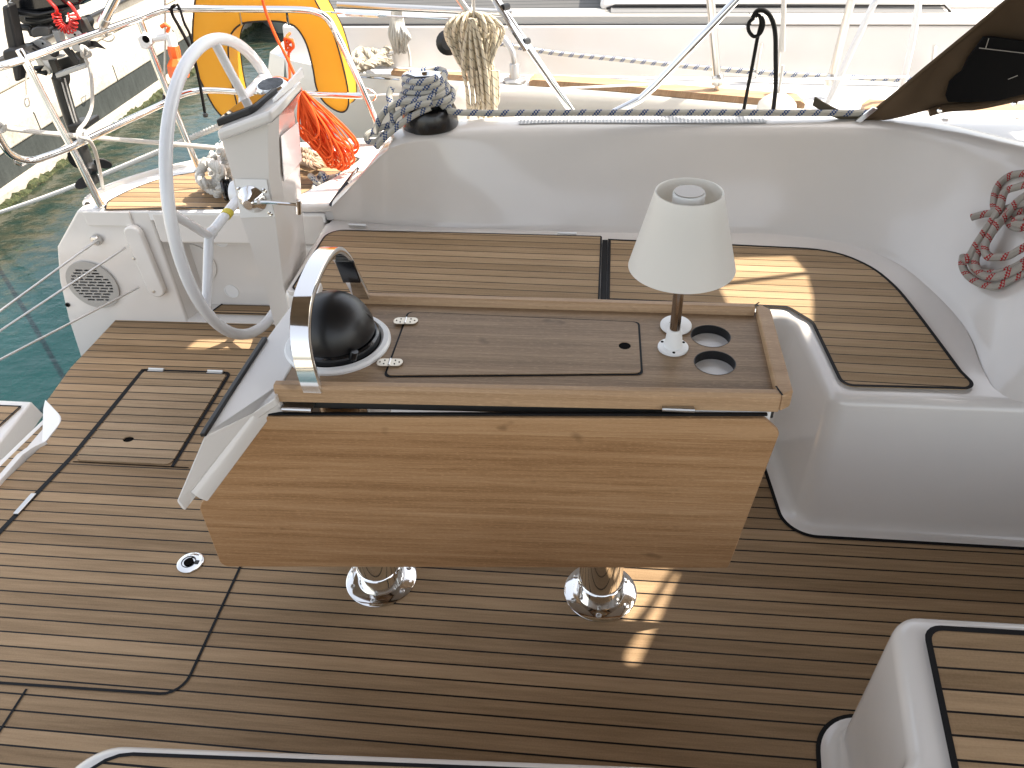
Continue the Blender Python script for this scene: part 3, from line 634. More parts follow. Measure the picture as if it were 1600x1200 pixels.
# white moulded end that carries the compass
T0 = [az(470,455,.655), az(415,530,.655), az(366,607,.653), az(318,682,.640), az(275,783,.565)]
hd = thing
up_ = [az(502,440,.655), az(462,560,.655), az(440,600,.652), az(430,622,.650), az(392,646,.628), az(296,768,.560)]
wing = MB()
A_ = [T0[0], T0[1], T0[2], T0[3], T0[4], az(283,789,.558), up_[5], up_[4], up_[3], up_[2], up_[1], up_[0]]
top = [V(p) for p in A_]; bot = [p+V((0,.004,-.022)) for p in top]; n = len(top)
wing.add(top+bot, [(0,1,10,11),(1,2,9,10),(2,3,7,8,9),(3,4,5,6,7)]+[tuple(n+i for i in reversed(f)) for f in [(0,1,10,11),(1,2,9,10),(2,3,7,8,9),(3,4,5,6,7)]]+[(i,n+i,n+(i+1)%n,(i+1)%n) for i in range(n)])
wg = wing.build('compass_moulding', GEL, tb, bevel=.004, bseg=3)
B_ = [az(392,647,.626), az(432,622,.640), az(440,640,.612), az(414,645,.610), az(313,780,.545), az(296,769,.558)]
fl_ = MB(); tb_ = [V(p) for p in B_]; bb_ = [p+V((.004,.012,-.02)) for p in tb_]; n = 6
fl_.add(tb_+bb_, [(0,1,2,3),(0,3,4,5),(9,8,7,6),(11,10,9,6)]+[(i,n+i,n+(i+1)%n,(i+1)%n) for i in range(n)]); fl_.build('inner_flange', GEL, wg, bevel=.003)
bs = [az(417,528,.659), az(368,604,.657), az(320,680,.644)]
off = V((-.008,0,0))
MB().rings([[p+V((dx,0,dz)) for dx,dz in ((-.010,-.006),(-.010,.003),(.001,.005),(.002,-.004))] for p in bs]).build('black_seal', BLACKM, wg, bevel=.002)
# body of the moulding under the top, down to the floor
MB().prism([V((-.70,1.20,.12)),V((-.60,1.20,.12)),V((-.50,1.23,.12)),V((-.50,1.45,.12)),V((-.62,1.47,.12)),V((-.70,1.45,.12))], (0,0,.50)).build('end_body', GEL, tb, bevel=.02, bseg=3)
# white ring and compass
cc = V((-.552,1.325,.652))
MB().lathe([(.112,-.03),(.112,.003),(.108,.008),(.098,.009),(.092,.004),(.092,-.04)], cc, seg=64, caps=False).build('compass_ring', WPL, tb)
cp = thing('compass', 'black domed steering compass set in a white ring at the aft end of the table', 'compass', cc)
MB().lathe([(.090,.0),(.090,.020),(.086,.024)], cc, seg=56).build('base_ring', BLACKG, cp)
dm = [(.084,.024)]+[(.085*math.cos(math.radians(a)), .030+.088*math.sin(math.radians(a))) for a in range(0,90,5)]+[(0,.118)]
dobj = MB().lathe(dm, cc, (-.05,-.02,1), 56, caps=False).build('dome_cover', mat('satin black cover', (.007,.007,.008), .38, coat=.05), cp, smooth=80)
MB().tube([cc+V((.004*0-.0,0,.030))+V((.0865*math.sin(math.radians(t))*.98, -.0865*math.cos(math.radians(t))*.3+.02, .088*math.cos(math.radians(t))*.93)) for t in range(-70,75,5)], .0008, 5).build('moulding_seam', BLACKG, dobj)
MB().tube([cc+V((.055,-.075,.015)), cc+V((.062,-.075,.035))], .008, 10).tube([cc+V((-.088,.02,.0)),cc+V((-.088,.02,.03))], .006, 8).build('cover_clip', BLACKG, cp)
# stainless grab arch
ga = thing('grab_bar', 'polished stainless arch over the compass at the aft end of the table', 'handrail', (-.545,1.33,.655))
yz = [(1.158,.655),(1.166,.705),(1.188,.760),(1.235,.806),(1.30,.828),(1.365,.834),(1.420,.822),(1.457,.787),(1.480,.73),(1.496,.655)]
pth = cr([V((-.553-.020*math.sin(math.pi*min(1,max(0,(z-.655)/.20))*.5)+.012*(y-1.16)/.33, y, z)) for y, z in yz], 6)
R = []
for i, p in enumerate(pth):
    t = (pth[min(i+1,len(pth)-1)]-pth[max(i-1,0)]).normalized(); xx = V((1,0,0)); nn = t.cross(xx).normalized()
    wd_, th_ = .0205, .0075
    R.append([p+xx*a+nn*b2 for a, b2 in ((-wd_,-th_*.4),(-wd_*.88,-th_),(wd_*.88,-th_),(wd_,-th_*.4),(wd_,th_*.4),(wd_*.88,th_),(-wd_*.88,th_),(-wd_,th_*.4))])
MB().rings(R).build('arch', STEEL, ga, smooth=50)
p = pth[-16]; q0 = [V((-.572,1.452,.783)), V((-.530,1.452,.783)), V((-.530,1.476,.715)), V((-.572,1.476,.715))]
MB().prism(q0, (0,-.006,-.002)).build('inner_plate', BLACKG, ga, bevel=.003)

# ================================================================== LAMP
lp = thing('table_lamp', 'unlit table lamp with frosted white cone shade and steel stem beside the cup holes', 'lamp', (.150,1.345,ZT))
L0 = V((.150,1.345,ZT+.001))
MB().lathe([(.0,.0),(.031,.0),(.031,.004),(.029,.0055),(.019,.006),(.0185,.008),(.0145,.045),(.0125,.047),(0,.047)], L0, seg=40, caps=False).build('foot', WPL, lp)
for a in (30, 150, 270): MB().lathe([(.003,0),(.003,.001),(0,.001)], L0+V((.025*math.cos(math.radians(a)), .025*math.sin(math.radians(a)), .0055)), seg=12).build('screw', DARKHOLE, lp)
MB().lathe([(.0105,.03),(.0105,.30)], L0, seg=28).build('stem', mat('bronze toned steel', (.42,.36,.31), .14, 1.), lp)
b = MB(); r0, r1, z0, z1, n = .1005, .0605, .190, .342, 72
b.lathe([(r0,z0),(r1,z1),(r1-.002,z1+.0005),(r1-.003,z1-.001),(r0-.003,z0+.001),(r0-.001,z0-.0005),(r0,z0)], L0, seg=n, caps=False); b.build('lamp_shade', SHADE, lp, smooth=40)
tpz = MB().lathe([(0,.300),(.0290,.300),(.0290,.338),(.028,.341),(0,.3415)], L0, seg=40, caps=False).build('top_cap', WPL, lp)
MB().lathe([(.0265,.3416),(.0265,.343),(0,.343)], L0, seg=40).build('cap_disc', mat('satin nickel', (.45,.42,.39), .45, .6), tpz)
for a in (100, 220, 340):
    a = math.radians(a); MB().tube([L0+V((.02*math.cos(a), .02*math.sin(a), .315)), L0+V((.062*math.cos(a), .062*math.sin(a), .325))], .0022, 6).build('spider_arm', WPL, tpz)
sk_ = thing('lamp_socket', 'round white deck fitting on the table directly behind the lamp foot', 'fitting', az(1056,508,ZT))
p = az(1056,509,ZT+.004); MB().lathe([(.0,.0),(.033,.0),(.033,.003),(.031,.0055),(.018,.009),(.010,.010),(.0,.010)], p, (0,-.06,1), 40, caps=False).build('cap', WPL, sk_)
MB().tube([p+V((-.014,-.004,.0095)), p+V((-.006,.006,.0105)), p+V((-.006,-.01,.0105))], .002, 6).build('clip', STEEL2, sk_)

# ================================================================== STEERING WHEEL + PEDESTAL
hub = V((-1.10, 2.158, .61)); RW = .432
sw = thing('steering_wheel', 'large light grey steering wheel with forked spokes on the aft side of the helm pedestal', 'steering wheel', hub)
MB().tube([hub+V((0, RW*math.cos(t), RW*math.sin(t))) for t in [2*math.pi*k/96 for k in range(96)]], .0168, 16, closed=True).build('rim', WSHEEN, sw)
def wy(u, v): p = ax(u, v, -1.10); return p
J1 = wy(381,153); J2 = wy(327,368)
ra = lambda u, v: math.atan2((wy(u,v)-hub).z, (wy(u,v)-hub).y)
def rim(a): return hub+V((0, RW*math.cos(a), RW*math.sin(a)))
a1, a2, b1, b2 = ra(337,80), ra(415,112), ra(268,330), ra(321,490)
angJ1 = math.atan2((J1-hub).z, (J1-hub).y); angJ2 = math.atan2((J2-hub).z, (J2-hub).y); rJ = ((J1-hub).length+(J2-hub).length)/2
a3 = angJ1-(angJ2-angJ1) if False else angJ1-math.radians(120); J3 = hub+V((0, (J1-hub).length*math.cos(a3), (J1-hub).length*math.sin(a3)))
for J, e0, e1_ in ((J1,a1,a2),(J2,b1,b2),(J3,a3+.42,a3-.42)):
    m_ = MB(); st_ = hub+V((.0,0,0))
    m_.tube(cr([st_, (st_*.5+J*.5)+V((0.0,0,0)), J], 4), [.016]*9, 12, flat=.8)
    m_.tube(cr([J-(J-st_).normalized()*.03, J, J.lerp(rim(e0),.5), rim(e0)], 4), [.014]*13, 12, flat=.85)
    m_.tube(cr([J-(J-st_).normalized()*.03, J, J.lerp(rim(e1_),.5), rim(e1_)], 4), [.014]*13, 12, flat=.85)
    m_.build('spoke', WSHEEN, sw, smooth=60)
MB().lathe([(.045,-.02),(.045,.01),(.035,.03),(0,.032)], hub, (-1,0,0), 32).build('hub', WSHEEN, sw)
ys = hub.lerp(J2, .52)
dj = (J2-hub).normalized()
MB().tube([ys-dj*.012+V((.002,0,0)), ys+dj*.012+V((.002,0,0))], .0176, 12, flat=.8).build('yellow_tape', mat('yellow tape', (.55,.45,.03), .5), sw)

hp = thing('helm_pedestal', 'white helm pedestal carrying a black chart plotter and a chrome throttle', 'helm pedestal', (-1.0, 2.1, 0))
yn = 1.94
lv = [((345,214),(418,184),(436,176),(459,170)), ((354,245),(419,232),(436,222),(464,215)), ((364,278),(420,277),(438,272),(468,256)), ((376,340),(430,340),(448,330),(472,322)), ((413,447),(443,447),(455,440),(482,428))]
R = []
for NA, NF, MM, FFp in lv:
    a = ay(*NA, yn); b_ = ay(*NF, yn); c2 = ay(*MM, 1.985); d = ay(*FFp, 2.25); e0 = V((a.x, 2.25, a.z)); R.append([a,b_,c2,d,e0])
last = R[-1]; R.append([V((p.x-.005*0, p.y, 0.002)) for p in last])
MB().rings(list(reversed(R))).build('column', GEL, hp, smooth=25, bevel=.012, bseg=3)
zt = [ay(337,205,1.915), ay(421,174,1.915), ay(436,160,1.96), ay(470,124,2.24)]
zt.append(V((zt[0].x, 2.24, zt[0].z+.004)))
n_ = V((0,0,-1))
lo = [p+V((0,0,-.030)) for p in zt]
MB().add(zt+lo, [(0,1,2,3,4),(9,8,7,6,5)]+[(i,5+i,5+(i+1)%5,(i+1)%5) for i in range(5)]).build('top_pod', GEL, hp, bevel=.010, bseg=3)
MB().rings([[p+V((0,.0,-.028)) for p in zt], [ay(345,216,yn), ay(418,188,yn), ay(436,180,1.985), ay(458,176,2.25), V((ay(345,216,yn).x,2.25,ay(345,216,yn).z))]], caps=False).build('pod_neck', GEL, hp)
# fore face panel
fp = [V(p) for p in (ay(436,212,1.99), ay(463,190,2.22), ay(469,250,2.24), ay(441,283,2.0))]
MB().prism([p+V((.004,-.002,0)) for p in fp], (.003,-.001,0)).build('access_panel', GEL2, hp, bevel=.002)
# plotter: bezel and screen
def topz(x, y, dz=0):
    p0, p1, p2 = zt[0], zt[1], zt[3]; nn = (p1-p0).cross(p2-p0).normalized(); 
    return V((x, y, p0.z-((x-p0.x)*nn.x+(y-p0.y)*nn.y)/nn.z+dz))
cs = [(-1.018,1.955),(-.918,1.955),(-.905,1.975),(-.905,2.13),(-1.018,2.13)]
pl = MB(); pl.add([topz(x,y,.001) for x,y in cs]+[topz(x,y,.020) for x,y in cs], [(4,3,2,1,0),(5,6,7,8,9)]+[(i,(i+1)%5,5+(i+1)%5,5+i) for i in range(5)])
pz = pl.build('plotter', BLACKM, hp, bevel=.005, bseg=3)
cs2 = [(-1.008,1.968),(-.922,1.968),(-.915,1.98),(-.915,2.12),(-1.008,2.12)]
MB().add([topz(x,y,.0212) for x,y in cs2], [(0,1,2,3,4)]).build('screen', PLEXI, pz, smooth=0)
ci = topz(-.945,2.19,0); ic = MB().lathe([(.045,0),(.045,.02),(.040,.026),(0,.027)], ci, (-.05,-.15,1), 36).build('instrument', STEEL, hp)
MB().lathe([(.036,.0272),(0,.0272)], ci, (-.05,-.15,1), 36).build('glass', PLEXI, ic)
sp_ = [ay(436,150,2.18), ay(468,127,2.26), ay(468,124,2.26), ay(434,146,2.18)]
MB().prism([topz(-.865,2.0,.002), topz(-.865,2.24,.002), topz(-.865,2.24,.03), topz(-.865,2.0,.012)], (-.006,0,0)).build('rear_coaming', GEL2, hp, bevel=.002)
# plate, throttle
pp = [ay(u,v,yn-.002) for u,v in ((367,279),(417,280),(420,300),(430,338),(376,340))]
pt_ = MB().prism([p+V((0,0,0)) for p in pp], (0,-.0025,0)).build('side_plate', WPL, hp, bevel=.001)
for u, v in ((374,296),(413,298),(422,334)):
    MB().lathe([(.0075,0),(.0075,.001),(.005,.003),(.002,.002),(0,.002)], ay(u,v,yn-.005), (0,-1,0), 16).build('screw', STEEL, pt_)
tc_ = ay(395,311,yn-.004)
th = MB().lathe([(.040,0),(.040,.004),(.034,.012),(.022,.022),(.018,.034),(.013,.038),(0,.038)], tc_, (0,-1,0), 40).build('throttle', STEEL, hp)
MB().tube([ay(400,316,yn-.038), ay(420,316,yn-.05), ay(464,319,yn-.045)], [.0075,.0055,.0050], 10).tube([ay(466,313,yn-.047), ay(467,334,yn-.043)], .0065, 10).build('lever', STEEL, th)
# ================================================================== PUSHPIT RAILS
pr = thing('pushpit_rail', 'polished stainless tube guard rail around the stern of the teak decked boat', 'guard rail', (-1.5, 2.6, .45))
TR = .0122
s1 = [ay(157,321,2.36), ay(120,245,2.365), ay(77,168,2.37), ay(40,96,2.375), ay(30,78,2.38)]
MB().tube(cr(s1,3), TR, 12).lathe([(.022,0),(.022,.006),(.015,.012)], az(157,323,.452), seg=20).build('stanchion', STEEL, pr)
s2 = [ay(312,268,2.69), ay(270,165,2.70), ay(240,90,2.70), ay(218,32,2.70)]
MB().tube(cr(s2,3), TR, 12).lathe([(.022,0),(.022,.006),(.015,.012)], az(311,268,.452), seg=20).build('stanchion', STEEL, pr)
top_ = [ay(-60,118,2.2), ay(0,104,2.3), ay(40,92,2.38), ay(100,70,2.5), ay(162,48,2.6), ay(217,29,2.70), ay(245,18,2.75), ay(268,14,2.78), ay(330,14,2.84), ay(400,14,2.87), ay(470,15,2.88), ay(497,20,2.88), ay(512,30,2.88), ay(525,52,2.88), ay(550,103,2.87), ay(572,152,2.86), ay(592,200,2.85)]
MB().tube(cr(top_,6), TR, 12).lathe([(.024,0),(.024,.006),(.015,.012)], ay(592,203,2.85), seg=20).build('top_tube', STEEL, pr)
low = [ay(-40,150,2.1), ay(-14,190,2.12), ay(2,222,2.16), ay(20,243,2.2), ay(46,251,2.25), ay(75,244,2.3), ay(113,229,2.365), ay(180,197,2.5), ay(250,165,2.66), ay(280,150,2.71), ay(305,143,2.74), ay(335,141,2.77), ay(400,145,2.81), ay(480,147,2.85), ay(566,150,2.865)]
MB().tube(cr(low,6), TR*.95, 12).build('lower_tube', STEEL, pr)
MB().tube([ay(20,246,2.2), ay(24,256,2.2), ay(34,259,2.22), ay(44,254,2.24)], .004, 6).build('hook', STEEL, pr)
pole = thing('strut_pole', 'short polished strut clamped to the rail beside the outboard motor', 'strut', ay(160,45,2.6))
MB().tube([ay(160,38,2.59), ay(182,-6,2.58), ay(200,-40,2.57)], .015, 14).build('tube', STEEL, pole)
MB().tube([ay(160,38,2.588), ay(165,28,2.588)], .018, 14).tube([ay(158,50,2.6), ay(161,38,2.59)], .009, 10).box(*[c_ for p in [ay(158,50,2.6)] for c_ in (p.x-.014,p.x+.014,p.y-.014,p.y+.014,p.z-.014,p.z+.010)]).build('clamp', STEEL2, pole, bevel=.002)
st_ = MB().tube([ay(258,-20,2.9), ay(258,60,2.88), ay(257,150,2.86)], .0038, 8).build('stay_wire', STEEL2); tag(st_, 'thin grey stay wire running straight up past the orange light', 'wire')
MB().tube([ay(257,148,2.86), ay(256,170,2.855)], .007, 8).build('end_sleeve', BLACKM, st_)
# three wires across the stern opening
for (a, b_, lab) in (((152,375),(0,486),'upper grey wire across the stern, ending at the round eye fitting'), ((196,387),(0,517),'middle grey wire across the stern, entering the top of the white cover plate'), ((217,449),(0,562),'lowest grey wire across the stern, crossing under the vent grille to the white cover')):
    p0 = ay(*a, 2.325); p1 = ax(*b_, -1.92); p2 = p0+(p1-p0)*1.6
    b = MB().tube([p0, p1, p2], .0038, 8); 
    if a[0] == 152: b.tube([p0, p0.lerp(p1,.14)], .0055, 8)
    tag(b.build('stern_wire', STEEL2), lab, 'wire', 'wires across the stern opening')

# ================================================================== HORSESHOE LIFEBUOY
yb = 2.96
oc = [(303,95),(301,60),(303,20),(309,-15),(330,-40),(380,-55),(440,-50),(475,-30),(495,5),(508,28),(522,55),(534,95),(543,135),(545,160),(541,172),(532,175),(517,168),(503,155),(494,135),(490,112),(484,85),(476,62),(464,44),(452,37),(430,33),(395,34),(376,38),(362,52),(357,72),(358,95),(363,130),(372,170),(374,185),(366,192),(354,188),(335,168),(318,135),(309,115)]
lb = thing('horseshoe_buoy', 'yellow horseshoe lifebuoy with black piping hanging behind the stern rail', 'lifebuoy', ay(420,60,yb))
P = cr([ay(u,v,yb) for u,v in oc], 3, True)
cen = sum(P, V((0,0,0)))/len(P)
front = MB(); n = len(P)
def inset(P, d, dy):
    out = []
    for i in range(len(P)):
        t = (P[(i+1)%len(P)]-P[i-1]).normalized(); nn = V((t.z,0,-t.x)); out.append(P[i]+nn*d+V((0,dy,0)))
    return out
R = [inset(P,-.0,0.0), inset(P,.003,.03), inset(P,.003,.08), inset(P,-.0,.11)]
sg = 1
fr_ = inset(P,-.012,-.010)
area = sum(P[i].x*P[(i+1)%n].z-P[(i+1)%n].x*P[i].z for i in range(n))
if area > 0: R = [inset(P,0,0), inset(P,.003,.03), inset(P,.003,.08), inset(P,0,.11)]
bm_ = MB(); bm_.rings(R, True, True); bm_.build('cover', YEL, lb, smooth=50)
MB().tube(inset(P,0,-.002), .0032, 6, closed=True).build('front_piping', BLACKM, lb)
MB().tube(inset(P,0,.112), .0032, 6, closed=True).build('rear_piping', BLACKM, lb)
for u in (373, 447):
    MB().tube([ay(u,14,2.87), ay(u+4,38,yb-.006)], .005, 8).build('hanger', STEEL, lb)

# ================================================================== ORANGE STROBE LIGHT
ol = thing('rescue_light', 'orange floating rescue light in a white clamp on the stern rail', 'rescue light', ay(275,60,2.68))
ya = 2.68
pa, pb = ay(266,52,ya), ay(279,112,ya-.01); dr = (pb-pa).normalized(); Ln = (pb-pa).length
MB().lathe([(.014,0),(.016,.02),(.016,.045)], pa, dr, 20).build('white_cap', WPL, ol)
MB().lathe([(0,.038),(.0195,.040),(.021,.062),(.019,.078),(.034,.100),(.036,.125),(.034,.140),(.028,Ln),(0,Ln+.002)], pa, dr, 8, caps=False).build('orange_body', ORANGEP, ol, smooth=25)
MB().tube([ay(252,42,ya), ay(258,38,ya), ay(264,42,ya), ay(262,50,ya)], .007, 8).build('lanyard_tab', ORANGEP, ol)
MB().prism([ay(u,v,ya+.01) for u,v in ((220,55),(228,50),(240,54),(243,66),(236,74),(226,72))], (0,-.03,0)).tube([ay(240,60,ya), ay(268,56,ya)], .012, 10).build('clamp', GEL2, ol, bevel=.004)
MB().lathe([(.012,0),(.012,.002),(0,.002)], ay(228,61,ya-.02), (0,-1,0), 20).build('clamp_hole', DARKHOLE, ol)

# ================================================================== ROPES aft
def rope_obj(name, pts, r, m, label, n=6, group=None, seg=8, closed=False):
    return tag(MB().tube(cr(pts, n, closed), r, seg, closed=closed).build(name, m, smooth=80), label, 'rope', group)
def strand3(mb, pts, r, pitch=.05, seg=6, n=6):
    P = cr(pts, n); D = [P[0]]
    for a, b_ in zip(P, P[1:]):
        k = max(1, int((b_-a).length/(pitch/7))); D += [a.lerp(b_, (j+1)/k) for j in range(k)]
    N = None; L = 0; S = [[], [], []]
    for i, p in enumerate(D):
        t = (D[min(i+1,len(D)-1)]-D[max(i-1,0)]).normalized()
        if N is None: N = t.orthogonal().normalized()
        N = (N-t*N.dot(t)).normalized(); B = t.cross(N)
        if i: L += (p-D[i-1]).length
        for k in range(3):
            a = 2*math.pi*(L/pitch+k/3); S[k].append(p+(N*math.cos(a)+B*math.sin(a))*r*.52)
    for k in range(3): mb.tube(S[k], r*.56, seg)
    return mb
m1 = ay(352,193,2.78); m2 = ax(-40,345,-4.3)
tag(strand3(MB(), [m1, m1.lerp(m2,.5)+V((0,0,-.02)), m2], .0115, .07).build('mooring_rope', ROPEW, smooth=80), 'thick white twisted mooring rope crossing behind the wheel rim to the quay', 'rope')
rope_obj('white_line', [ay(-40,188,2.35), ay(5,199,2.4), ay(30,203,2.42), ay(95,210,2.5), ay(150,215,2.58), ay(246,223,2.66), ay(348,232,2.7)], .0085, ROPEW, 'white braided line stretched level from the left rail to the pile of rope')
tag(MB().tube(cr([ay(2+5*math.cos(a),197+7*math.sin(a),2.39+.01*math.sin(3*a)) for a in [k*.9 for k in range(14)]],4), .009, 8).build('line_knot', ROPEW), 'knot of white line at the far left edge of the rail', 'knot')
tag(MB().tube(cr([ay(u,v,y) for u,v,y in [(131,72,2.6),(135,82,2.6),(134,92,2.6),(141,110,2.6),(144,140,2.59),(143,168,2.58),(134,190,2.5),(124,202,2.42),(121,212,2.38),(127,221,2.36),(134,212,2.36),(130,204,2.37),(124,214,2.35),(138,218,2.36),(148,235,2.4),(155,262,2.45),(160,290,2.5),(164,320,2.55)]],5), .0062, 8).tube(cr([ay(u,v,y) for u,v,y in [(128,72,2.6),(137,78,2.59),(141,86,2.6),(130,88,2.59),(128,78,2.58)]],4,True), .006, 8, closed=True).build('motor_lanyard', ROPEG, smooth=80), 'grey cord hanging from the motor bracket and knotted round the rail', 'cord')
rope_obj('black_tether', [ay(u,v,2.74) for u,v in [(274,8),(268,13),(270,24),(280,42),(294,68),(303,90),(312,130),(320,176)]], .0055, ROPEK, 'black webbing strap hanging from the top rail, longer left piece', group=None)
rope_obj('black_tether', [ay(u,v,2.75) for u,v in [(276,6),(281,14),(288,36),(296,52),(302,75),(300,95)]], .0045, ROPEK, 'shorter black strap doubled beside the long one on the top rail')
tag(MB().lathe([(.008,-.006),(.010,0),(.008,.006)], ay(321,180,2.74), seg=10).build('strap_toggle', BLACKM), 'small black toggle at the end of the long hanging strap', 'toggle')
tag(MB().tube(cr([ay(u,v,2.6) for u,v in [(160,52),(166,56),(176,53),(178,60),(170,65),(160,62)]],4), .0025, 6).build('wire_loop', STEEL2), 'small steel wire loop with turquoise sleeve under the strut clamp', 'wire loop')
tag(MB().tube(cr([ay(u,v,2.5) for u,v in [(42,114),(40,130),(41,150),(38,158),(41,167),(46,162),(43,152)]],4), .003, 6).build('wire_strop', STEEL2), 'thin steel wire strop with an eye hanging left of the motor leg', 'wire loop')

# pile of white twisted rope on the aft deck
pile = MB(); 
def ppt(u, v, y): return ay(u, v, y)
loops = [[(322,252),(316,262),(312,275),(318,286),(330,288),(342,280),(346,268),(338,258),(326,254)],
         [(335,240),(330,252),(338,262),(350,262),(356,250),(350,238),(340,234)],
         [(346,262),(340,274),(334,290),(330,305),(338,316),(350,318),(360,306),(364,290),(360,272),(352,262)],
         [(352,280),(345,292),(340,306),(345,320),(356,326),(368,320)],
         [(344,225),(350,240),(356,258),(360,275),(362,296)], [(328,268),(340,272),(350,285),(356,300),(352,314),(342,322)],
         [(312,280),(322,292),(336,300),(350,300)]]
for i, lp_ in enumerate(loops):
    strand3(pile, [ppt(u, v, 2.44+.03*(i%3)+.05*(i/7)+.02*math.sin(k*1.7+i)) for k, (u, v) in enumerate(lp_)], .0165, .062, n=5)
tag(pile.build('rope_pile', ROPEW, smooth=80), 'pile of thick white twisted rope behind the helm pedestal on the aft deck', 'rope')
wdp = ay(357,296,2.42)
tag(MB().lathe([(.0,-.02),(.038,-.02),(.040,-.012),(.034,-.008),(.040,-.004),(.034,0),(.040,.004),(.034,.008),(.040,.014),(.036,.02),(0,.02)], wdp, (-.9,-.4,0), 28).build('rope_sheave', BLACKG), 'black grooved drum half hidden behind the helm pedestal', 'drum')
# stopper knot with blue flecked line
kp = az(497,281,.475); kb = MB()
kb.tube(cr([kp+V((.022*math.cos(a)+.004*math.cos(3*a),.020*math.sin(a),.012*math.sin(2*a+.5)+.006)) for a in [k*.7 for k in range(17)]],4), .0105, 10)
kb.tube(cr([kp+V((.0,0,.0)), kp+V((-.006,-.02,-.01)), kp+V((-.006,-.045,-.018))],4), .0095, 10)
kb.tube(cr([kp+V((.015,.005,.005)), az(520,276,.468), az(545,270,.466), az(560,262,.47)],5), .0085, 10)
tag(kb.build('stopper_knot', ROPEBL, smooth=80), 'fat stopper knot in a pale blue flecked line on the aft deck', 'knot')
# twisted brown hawser lying at the edge
hw = MB()
for k in range(3): strand3(hw, [az(455,232+9*k,.485), az(478,236+9*k,.49), az(492,244+8*k,.487), az(502,240+8*k,.482)], .014, .06)
tag(hw.build('hawser', rope_mat('tan hawser', (.42,.31,.22))), 'tan laid hawser bunched on the toe rail behind the orange line', 'rope')

# orange throwing line
orr = thing('throwing_line', 'bright orange throwing line hung in a long skein beside the helm pedestal', 'throwing line', ay(475,140,2.6))
sk2 = MB()
for i in range(34):
    t = i/33; bx = 489+66*t+random.uniform(-3,3); by = 222+42*math.sin(min(1,t*1.25)*math.pi*.62)+random.uniform(-9,4)
    if t > .8: by = 250+random.uniform(-22,10)
    wdt = random.uniform(7,13); y = 2.60+random.uniform(-.03,.05); sx = 468+random.uniform(-2,6); sy = 148+random.uniform(-6,10)
    mx, my = (sx+bx)/2, (sy+by)/2
    pts = [ay(sx,sy,2.6), ay(mx-wdt*.9-4*(1-t), my+wdt*.35+6*(1-t),y), ay(bx-wdt*.9,by-10,y), ay(bx-1,by,y-.01), ay(bx+wdt*.55,by-12,y-.015), ay(mx+wdt*.9+4*t,my-4,y), ay(sx+3,sy-1,2.6)]
    sk2.tube(cr(pts,7), .0034, 6)
sk2.build('skein', ROPEO, orr, smooth=80)
MB().tube(cr([ay(u,v,2.62) for u,v in [(404,-30),(414,14),(430,55),(447,88),(458,112),(467,130),(470,142)]],5), .0052, 8).build('hanging_line', ROPEO, orr)
kn = MB().tube(cr([ay(u,v,y) for u,v,y in [(453,52,2.75),(448,58,2.72),(452,66,2.7),(457,62,2.72),(449,70,2.7),(455,76,2.7),(451,84,2.7),(452,100,2.68),(453,120,2.66),(452,134,2.65)]],5), .0048, 8)
kn.tube(cr([ay(u,v,2.7) for u,v in [(446,60),(456,64),(458,74),(448,78),(446,68)]],4,True), .0055, 8, closed=True); kn.build('knot', ROPEO, orr)
cl = MB()
for k in range(11): cl.tube(cr([ay(434+16*math.cos(a)+k*.5, 134+(13-k*.6)*math.sin(a)-k*.4, 2.72-.008*k+.0*a) for a in [2*math.pi*j/12 for j in range(12)]],3,True), .0042, 6, closed=True)
cl.build('coil', ROPEO, orr, smooth=80)

# ================================================================== OUTBOARD MOTOR
ob_ = thing('outboard_motor', 'small outboard motor with black cowling clamped to the stern rail, leg hanging over the water', 'outboard motor', ay(90,100,2.7))
yo = 2.68
def pp_(L, y=yo): return [ay(u,v,y) for u,v in L]
MB().prism(pp_([(-12,-60),(133,-60),(132,0),(127,8),(98,13),(55,20),(16,20),(10,10)], yo-.05), (0,.24,0)).build('cowling', BLACKG, ob_, bevel=.012, bseg=3)
MB().prism(pp_([(14,16),(60,21),(100,13),(100,17),(58,26),(15,23)], yo-.07), (0,.28,0)).build('cowl_rim', BLACKM, ob_, bevel=.003)
MB().prism(pp_([(24,24),(84,22),(86,32),(70,38),(36,38),(30,33)], yo-.02), (0,.16,0)).prism(pp_([(34,38),(80,36),(78,50),(60,56),(44,52)],yo), (0,.10,0)).tube(pp_([(30,42),(46,44),(52,56)],yo-.02), .012, 8).tube(pp_([(40,30),(62,33),(84,28)],yo-.04), .008, 8).build('engine_underside', GREYD, ob_, bevel=.004)
